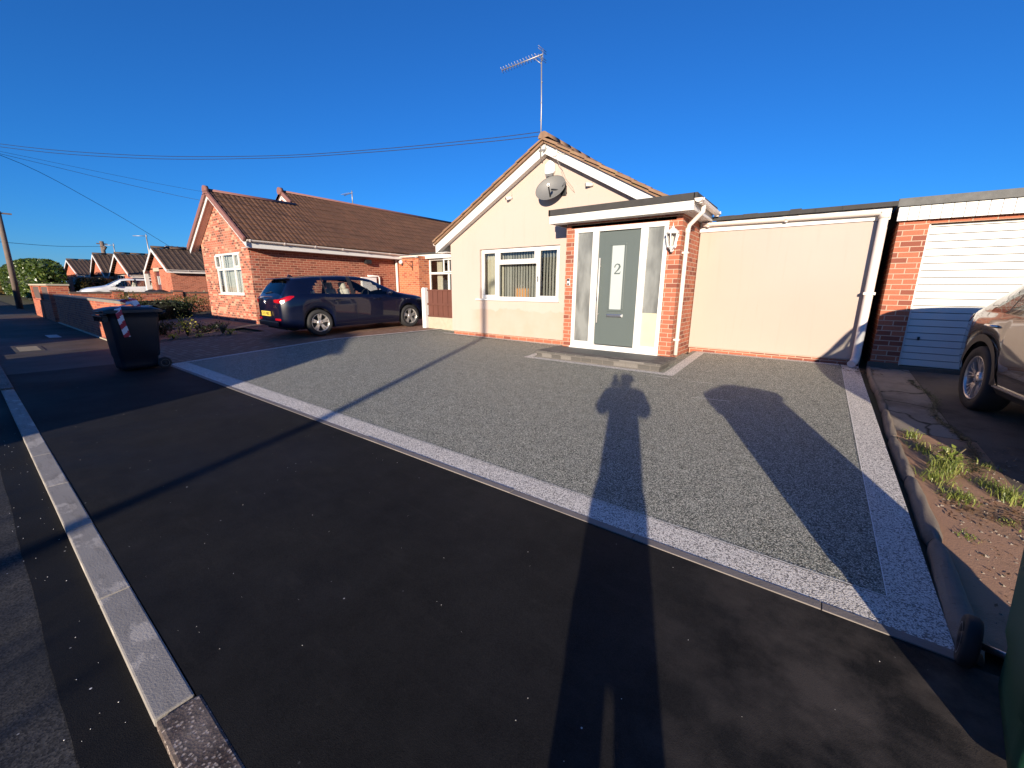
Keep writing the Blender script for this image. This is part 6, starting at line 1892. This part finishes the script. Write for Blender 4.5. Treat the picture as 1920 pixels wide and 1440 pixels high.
for lab, x in (('black rounded planter left of the red door steps', -34.4), ('black rounded planter right of the red door', -32.6)):
    t = thing('planter', lab, 'planter', (x, 7.6, 0.35)); m = MB(); m.lathe([(0.3, 0), (0.42, 0.35), (0.45, 0.6), (0.35, 0.8), (0.1, 0.9)], (0, 0, 0), 14); m.build('pot', 'black_plastic', t, world=False)
bed = sheet('soil_bed', 'soil', 2.9, 4.6, lambda y: -16.5 + (y - 2.9) * 1.0, lambda y: -13.45 + (y - 2.9) * 0.62, 0.006, 10, 10)
# drain grating and cover on the far pavement
t = thing('drain_cover', 'iron cover with pale ribs set in the pavement left of the bin', 'drain cover', (-14.6, 0.8, 0.0))
m = MB(); m.box(-0.55, 0.55, -0.22, 0.22, 0.0, 0.008, 0.002); m.build('plate', 'felt', t, world=False)
m = MB()
for k in range(8): m.box(-0.48 + k * 0.13, -0.445 + k * 0.13, -0.16, 0.16, 0.008, 0.014)
m.build('ribs', 'coping', t, world=False)
t = thing('drain_cover', 'plain rectangular cover in the shaded pavement farther left of the bin', 'drain cover', (-17.8, 1.5, 0.0))
m = MB(); m.box(-0.5, 0.5, -0.12, 0.12, 0.0, 0.006, 0.002); m.build('plate', 'galv', t, world=False)
# weeds on the right
random.seed(5)
W = [((0.84, 5.05), 60, 0.13, 0.07, 'small grass tuft at the top of the haunch where the slab begins'),
     ((0.86, 4.75), 90, 0.11, 0.10, 'yellowing grass tuft just below the top one along the haunch'),
     ((0.95, 4.35), 170, 0.20, 0.12, 'tallest leafy weed clump beside the haunch'),
     ((0.86, 4.12), 130, 0.13, 0.11, 'broad bright weed clump hugging the haunch'),
     ((0.93, 3.85), 120, 0.11, 0.11, 'lowest weed clump beside the haunch over dead leaves'),
     ((1.20, 4.02), 170, 0.14, 0.09, 'bright green tuft at the right edge of the bare soil'),
     ((1.13, 4.18), 80, 0.10, 0.09, 'thin grass tuft left of the bright right-hand one'),
     ((1.28, 3.55), 60, 0.09, 0.08, 'small weed low at the right edge of the soil'),
     ((1.12, 3.62), 50, 0.05, 0.07, 'flat little weed in the middle of the soil'),
     ((1.38, 3.15), 70, 0.08, 0.08, 'grass tuft at the far right edge of the picture'),
     ((0.88, 3.30), 45, 0.05, 0.06, 'low sparse weeds close to the haunch nearest the green bin'),
     ((1.05, 4.85), 40, 0.06, 0.07, 'thin weeds on the line where soil meets the slab'),
     ((1.22, 4.60), 60, 0.07, 0.08, 'low weeds in the slab joint beside the dark driveway')]
for k, ((x, y), n, h, sp, lab) in enumerate(W):
    tuft('grass_tuft', lab, (x, y, g2(x, y)), int(n * 0.8), h * 0.85, sp * 0.9, 'grass', 50 + k, wd=0.0032)
leafy('nettle', 'nettle-like green weed with small leaves in the tall clump by the haunch', 'plant', (0.98, 4.45, g2(1, 4.4)), 0.09, 0.1, 0.17, 120, 0.035, 'grass', 71, 7)
# moss line in the joint between the slabs, dead leaves
def litter(name, label, region, n, size, mat, seed, zoff=0.006, flatn=True):
    rnd = random.Random(seed); m = MB()
    for k in range(n):
        x, y = region(rnd)
        a = rnd.uniform(0, 2 * pi); s = size * rnd.uniform(0.5, 1.4)
        d = Vector((cos(a), sin(a), rnd.uniform(-.3, .3))); e = Vector((-sin(a), cos(a), rnd.uniform(-.3, .3))) * 0.5
        p = Vector((x, y, g2(x, y) + zoff + abs(d.z) * s * 0.5))
        m.face([p - d * s, p + e * s * 0.8, p + d * s, p - e * s * 0.8])
    o = m.build(name, mat, None, normals=False); o['label'] = label; o['kind'] = 'stuff'
litter('dead_leaves', 'scattered brown dead leaves at the top of the haunch and by the downpipe', lambda r: (r.gauss(0.66, 0.10), 8.1 - abs(r.gauss(0, 0.25))), 130, 0.022, 'dead_leaf', 1)
litter('dead_leaves', 'brown dead leaves among the weeds beside the haunch', lambda r: (r.uniform(0.84, 1.3), r.gauss(3.72, 0.10)), 260, 0.014, 'dead_leaf', 2, 0.01)
litter('dead_leaves', 'a few small dark leaves blown onto the resin drive', lambda r: (r.uniform(-8, 0.3), r.uniform(2.5, 8.0)), 26, 0.014, 'dead_leaf', 12, 0.006)
litter('dead_leaves', 'dead leaves scattered over the bare soil', lambda r: (r.uniform(0.84, 1.6), r.uniform(2.5, 5.2)), 220, 0.012, 'dead_leaf', 3)
litter('moss', 'moss growing in the joint between slab and driveway', lambda r: (lambda y: (1.17 + 0.05 * sin(y * 4) + r.gauss(0, 0.025) , y))(r.uniform(4.4, 7.6)), 2600, 0.010, 'leaf_dark', 4)
litter('bed_litter', 'leaf litter on the edge of the front bed', lambda r: (lambda y: (-13.5 + (y - 2.9) * 0.62 - abs(r.gauss(0, 0.15)), y))(r.uniform(2.9, 4.4)), 500, 0.03, 'dead_leaf', 6)
m = MB(); rnd = random.Random(19)
for k in range(420):
    x, y = rnd.uniform(0.80, 1.45), rnd.uniform(2.3, 5.1)
    s = rnd.uniform(0.003, 0.011) * (1.5 if rnd.random() < 0.08 else 1)
    z0 = g2(x, y); a0 = rnd.uniform(0, 6)
    P0 = [m.bm.verts.new((x + s * cos(a0 + q * 1.256) * rnd.uniform(.6, 1.2), y + s * sin(a0 + q * 1.256) * rnd.uniform(.6, 1.2), z0)) for q in range(5)]
    tp = m.bm.verts.new((x + rnd.uniform(-.3, .3) * s, y, z0 + s * rnd.uniform(.5, .9)))
    for q in range(5): m.bm.faces.new((P0[q], P0[(q + 1) % 5], tp))
o = m.build('soil_crumbs', 'slab'); o['kind'] = 'stuff'; o['label'] = 'crumbs of soil and small stones on the bare verge'
m = MB(); rnd = random.Random(9)       # loose pale grit on the fresh tar
for k in range(100):
    x, y = rnd.uniform(-7, 1.2), rnd.uniform(0.3, 2.1)
    s = rnd.uniform(0.0008, 0.0022)
    m.lathe([(s * .5, 0), (s, s * .5), (s * .5, s)], (x, y, 0.0), 5)
for k in range(60):
    x, y = rnd.uniform(-7, -1.2), rnd.uniform(-0.05, 0.14)
    s = rnd.uniform(0.001, 0.0025)
    m.lathe([(s * .5, 0), (s, s * .5), (s * .5, s)], (x, y, -0.03), 5)
o = m.build('grit', 'white_thing'); o['kind'] = 'stuff'; o['label'] = 'loose pale grit on the fresh tarmac'
o = None
# ------------------------------------------------------------------ the photographer (just behind the lens; throws the long shadow)
def skinned(name, nodes, edges, mat, parent, sub=2, root=0):
    me = bpy.data.meshes.new(name)
    me.from_pydata([n[0] for n in nodes], edges, [])
    o = bpy.data.objects.new(name, me); COL.objects.link(o)
    sk = o.modifiers.new('skin', 'SKIN'); sk.use_smooth_shade = True
    for i, n in enumerate(nodes):
        r = n[1] if isinstance(n[1], tuple) else (n[1], n[1])
        me.skin_vertices[0].data[i].radius = r
        me.skin_vertices[0].data[i].use_root = (i == root)
    ss = o.modifiers.new('sub', 'SUBSURF'); ss.levels = sub; ss.render_levels = sub
    dg = bpy.context.evaluated_depsgraph_get(); dg.update()
    m2 = bpy.data.meshes.new_from_object(o.evaluated_get(dg))
    bpy.data.objects.remove(o)
    m2.name = name; m2.materials.clear(); m2.materials.append(MAT[mat])
    for p in m2.polygons: p.use_smooth = True
    ob = bpy.data.objects.new(name, m2); COL.objects.link(ob); ob.parent = parent
    return ob
# local frame: person faces +y; local x to the right.  feet on z=0 (road surface)
pa = radians(22.3)
per = thing('person', 'person in a padded coat standing in the road holding up a phone with both hands', 'person', (0.385, -0.335, -0.032), pa)
def lean(z): return interp(z, [0, 0.5, 0.9, 1.2, 1.35, 1.5, 1.7], [-0.185, -0.165, -0.115, -0.10, -0.085, -0.045, -0.03])
def ln(nodes): return [((p[0] + lean(p[2]), p[1], p[2]), r_) for p, r_ in nodes]
N = ln([((0, 0, 0.86), (0.125, 0.10)), ((0, 0.0, 1.02), (0.13, 0.095)), ((0, 0.0, 1.20), (0.145, 0.10)), ((0, 0.0, 1.32), (0.14, 0.10)), ((0, 0.01, 1.40), (0.058, 0.058)), ((0, 0.03, 1.46), (0.06, 0.065)), ((0, 0.04, 1.54), (0.078, 0.094)), ((0, 0.035, 1.60), (0.062, 0.075)),
     ((-0.085, 0, 0.78), 0.082), ((-0.095, 0.01, 0.45), 0.062), ((-0.107, -0.01, 0.12), 0.048), ((-0.115, 0.06, 0.05), 0.045), ((-0.12, 0.15, 0.035), 0.035),
     ((0.085, 0, 0.78), 0.082), ((0.095, 0.01, 0.45), 0.062), ((0.107, -0.01, 0.12), 0.048), ((0.115, 0.06, 0.05), 0.045), ((0.12, 0.15, 0.035), 0.035),
     ((-0.185, 0, 1.32), 0.072), ((0.185, 0, 1.32), 0.072)]) + [
     ((-0.36, 0.06, 1.17), 0.056), ((-0.32, 0.24, 1.25), 0.038), ((-0.285, 0.385, 1.325), 0.028),
     ((0.15, 0.08, 1.16), 0.056), ((0.0, 0.28, 1.23), 0.038), ((-0.125, 0.42, 1.32), 0.028)]
Ed = [(0, 1), (1, 2), (2, 3), (3, 4), (4, 5), (5, 6), (6, 7), (0, 8), (8, 9), (9, 10), (10, 11), (11, 12), (0, 13), (13, 14), (14, 15), (15, 16), (16, 17), (3, 18), (18, 20), (20, 21), (21, 22), (3, 19), (19, 23), (23, 24), (24, 25)]
bodyp = skinned('body', N, Ed, 'skin', per)
Nc = ln([((0, 0, 0.50), (0.148, 0.14)), ((0, 0, 0.60), (0.158, 0.15)), ((0, 0, 0.80), (0.178, 0.155)), ((0, 0, 1.02), (0.205, 0.15)), ((0, 0.0, 1.20), (0.235, 0.15)), ((0, 0.0, 1.31), (0.19, 0.13)), ((0, 0.0, 1.41), (0.085, 0.085)),
      ((-0.19, 0, 1.32), 0.095), ((0.19, 0, 1.32), 0.095)]) + [((-0.355, 0.05, 1.17), 0.078), ((-0.325, 0.22, 1.24), 0.055), ((0.155, 0.07, 1.16), 0.078), ((0.01, 0.26, 1.22), 0.055)]
Ec = [(0, 1), (1, 2), (2, 3), (3, 4), (4, 5), (5, 6), (5, 7), (7, 9), (9, 10), (5, 8), (8, 11), (11, 12)]
Nc = [(p, tuple(q * 1.18 for q in r_) if isinstance(r_, tuple) else r_ * 1.15) for p, r_ in Nc]
skinned('coat', Nc, Ec, 'coat', per, 2, 1)
for sg in (-1, 1):
    skinned('trouser_leg', ln([((sg * 0.082, 0, 0.80), 0.11), ((sg * 0.088, 0, 0.62), 0.11), ((sg * 0.098, 0.01, 0.36), 0.086), ((sg * 0.108, 0, 0.08), 0.08)]), [(0, 1), (1, 2), (2, 3)], 'coat', per)
for sg in (-1, 1):
    m = MB(); m.box(sg * 0.115 - 0.048 - 0.18, sg * 0.115 + 0.048 - 0.18, -0.08, 0.20, 0.0, 0.085, 0.03); m.build('shoe', 'black_plastic', per, world=False)
skinned('hair', ln([((0, 0.0, 1.50), (0.10, 0.09)), ((0, -0.01, 1.56), (0.108, 0.11)), ((0, 0.015, 1.635), (0.08, 0.10))]), [(0, 1), (1, 2)], 'hair', per)
m = MB(); m.tube([(-.04, 0.125, 1.545), (-.04, 0.155, 1.515), (-.04, 0.13, 1.505)], [0.008, 0.014, 0.010], 8); 
for sg in (-1, 1): m.tube([(sg * 0.083 - .04, 0.03, 1.50), (sg * 0.094 - .04, 0.02, 1.53), (sg * 0.084 - .04, 0.03, 1.56)], 0.010, 6)
m.build('nose_and_ears', 'skin', per, world=False)
m = MB()
for sg in (-1, 1): m.lathe([(0.001, 0.0), (0.012, 0.006), (0.001, 0.014)], (sg * 0.032 - .04, 0.118, 1.548), 10, 'y')
m.build('eyes', 'white_thing', per, world=False)
m = MB(); m.tube([(-0.064, 0.124, 1.477), (-.04, 0.132, 1.474), (-0.016, 0.124, 1.477)], 0.005, 6); m.build('mouth', 'tape_red', per, world=False)
# phone: rear face sits 1 cm behind the lens position
lp = Vector((-0.385, 0.335, 1.482)); lp.rotate(Matrix.Rotation(-pa, 3, 'Z'))
ph = thing('phone', 'black smartphone held upright in both hands at eye height', 'phone', (0, 0, 0))
Rc = M.to_4x4()
ph.matrix_world = Matrix.Translation(Vector((0, 0, 1.45))) @ Rc
m = MB(); m.box(-0.02, 0.056, -0.133, 0.022, 0.012, 0.021, 0.004); m.build('case', 'black_plastic', ph, world=False)
m = MB(); m.box(-0.016, 0.052, -0.128, 0.018, 0.0215, 0.0225); m.build('screen', 'dark_glass', ph, world=False)
# hands (five fingers each) in phone space, wrapped round its two short ends
def hand(side):
    # side -1: left end (x=-0.135), +1: right end (x=0.02)
    xe = -0.02 if side < 0 else 0.056; yo = -0.075
    s = side
    nodes = [((xe + s * 0.03, yo - 0.06, 0.045), (0.022, 0.026)), ((xe + s * 0.022, yo - 0.03, 0.035), (0.018, 0.032)), ((xe + s * 0.018, yo, 0.03), (0.014, 0.03))]
    edges = [(0, 1), (1, 2)]
    hnd = skinned('hand', nodes, edges, 'skin', ph, 2)
    for k, (yy, fl) in enumerate(((0.010, 0.030), (-0.008, 0.034), (-0.026, 0.032), (-0.043, 0.026))):
        yy += yo
        if side > 0:      # fingers close round the far end in front of the case
            nn = [((xe + s * 0.018, yy, 0.030), 0.0085), ((xe + s * 0.014, yy + 0.002, 0.006), 0.008), ((xe - s * 0.004, yy + 0.003, 0.001), 0.0072), ((xe - s * fl * 0.6, yy + 0.002, 0.004), 0.0062)]
        else:             # curled behind the lens end, clear of the lens
            nn = [((xe + s * 0.018, yy - 0.01, 0.034), 0.0085), ((xe + s * 0.016, yy - 0.01, 0.024), 0.008), ((xe + s * 0.012, yy - 0.012, 0.016), 0.0072), ((xe + s * 0.010, yy - 0.014, 0.010), 0.0062)]
        skinned('finger', nn, [(0, 1), (1, 2), (2, 3)], 'skin', ph, 1)
    nn = [((xe + s * 0.02, yo - 0.045, 0.04), 0.012), ((xe + s * 0.004, yo - 0.035, 0.036), 0.0105), ((xe - s * 0.02, yo - 0.025, 0.033), 0.0085)]
    skinned('thumb', nn, [(0, 1), (1, 2)], 'skin', ph, 1)
hand(-1); hand(1)
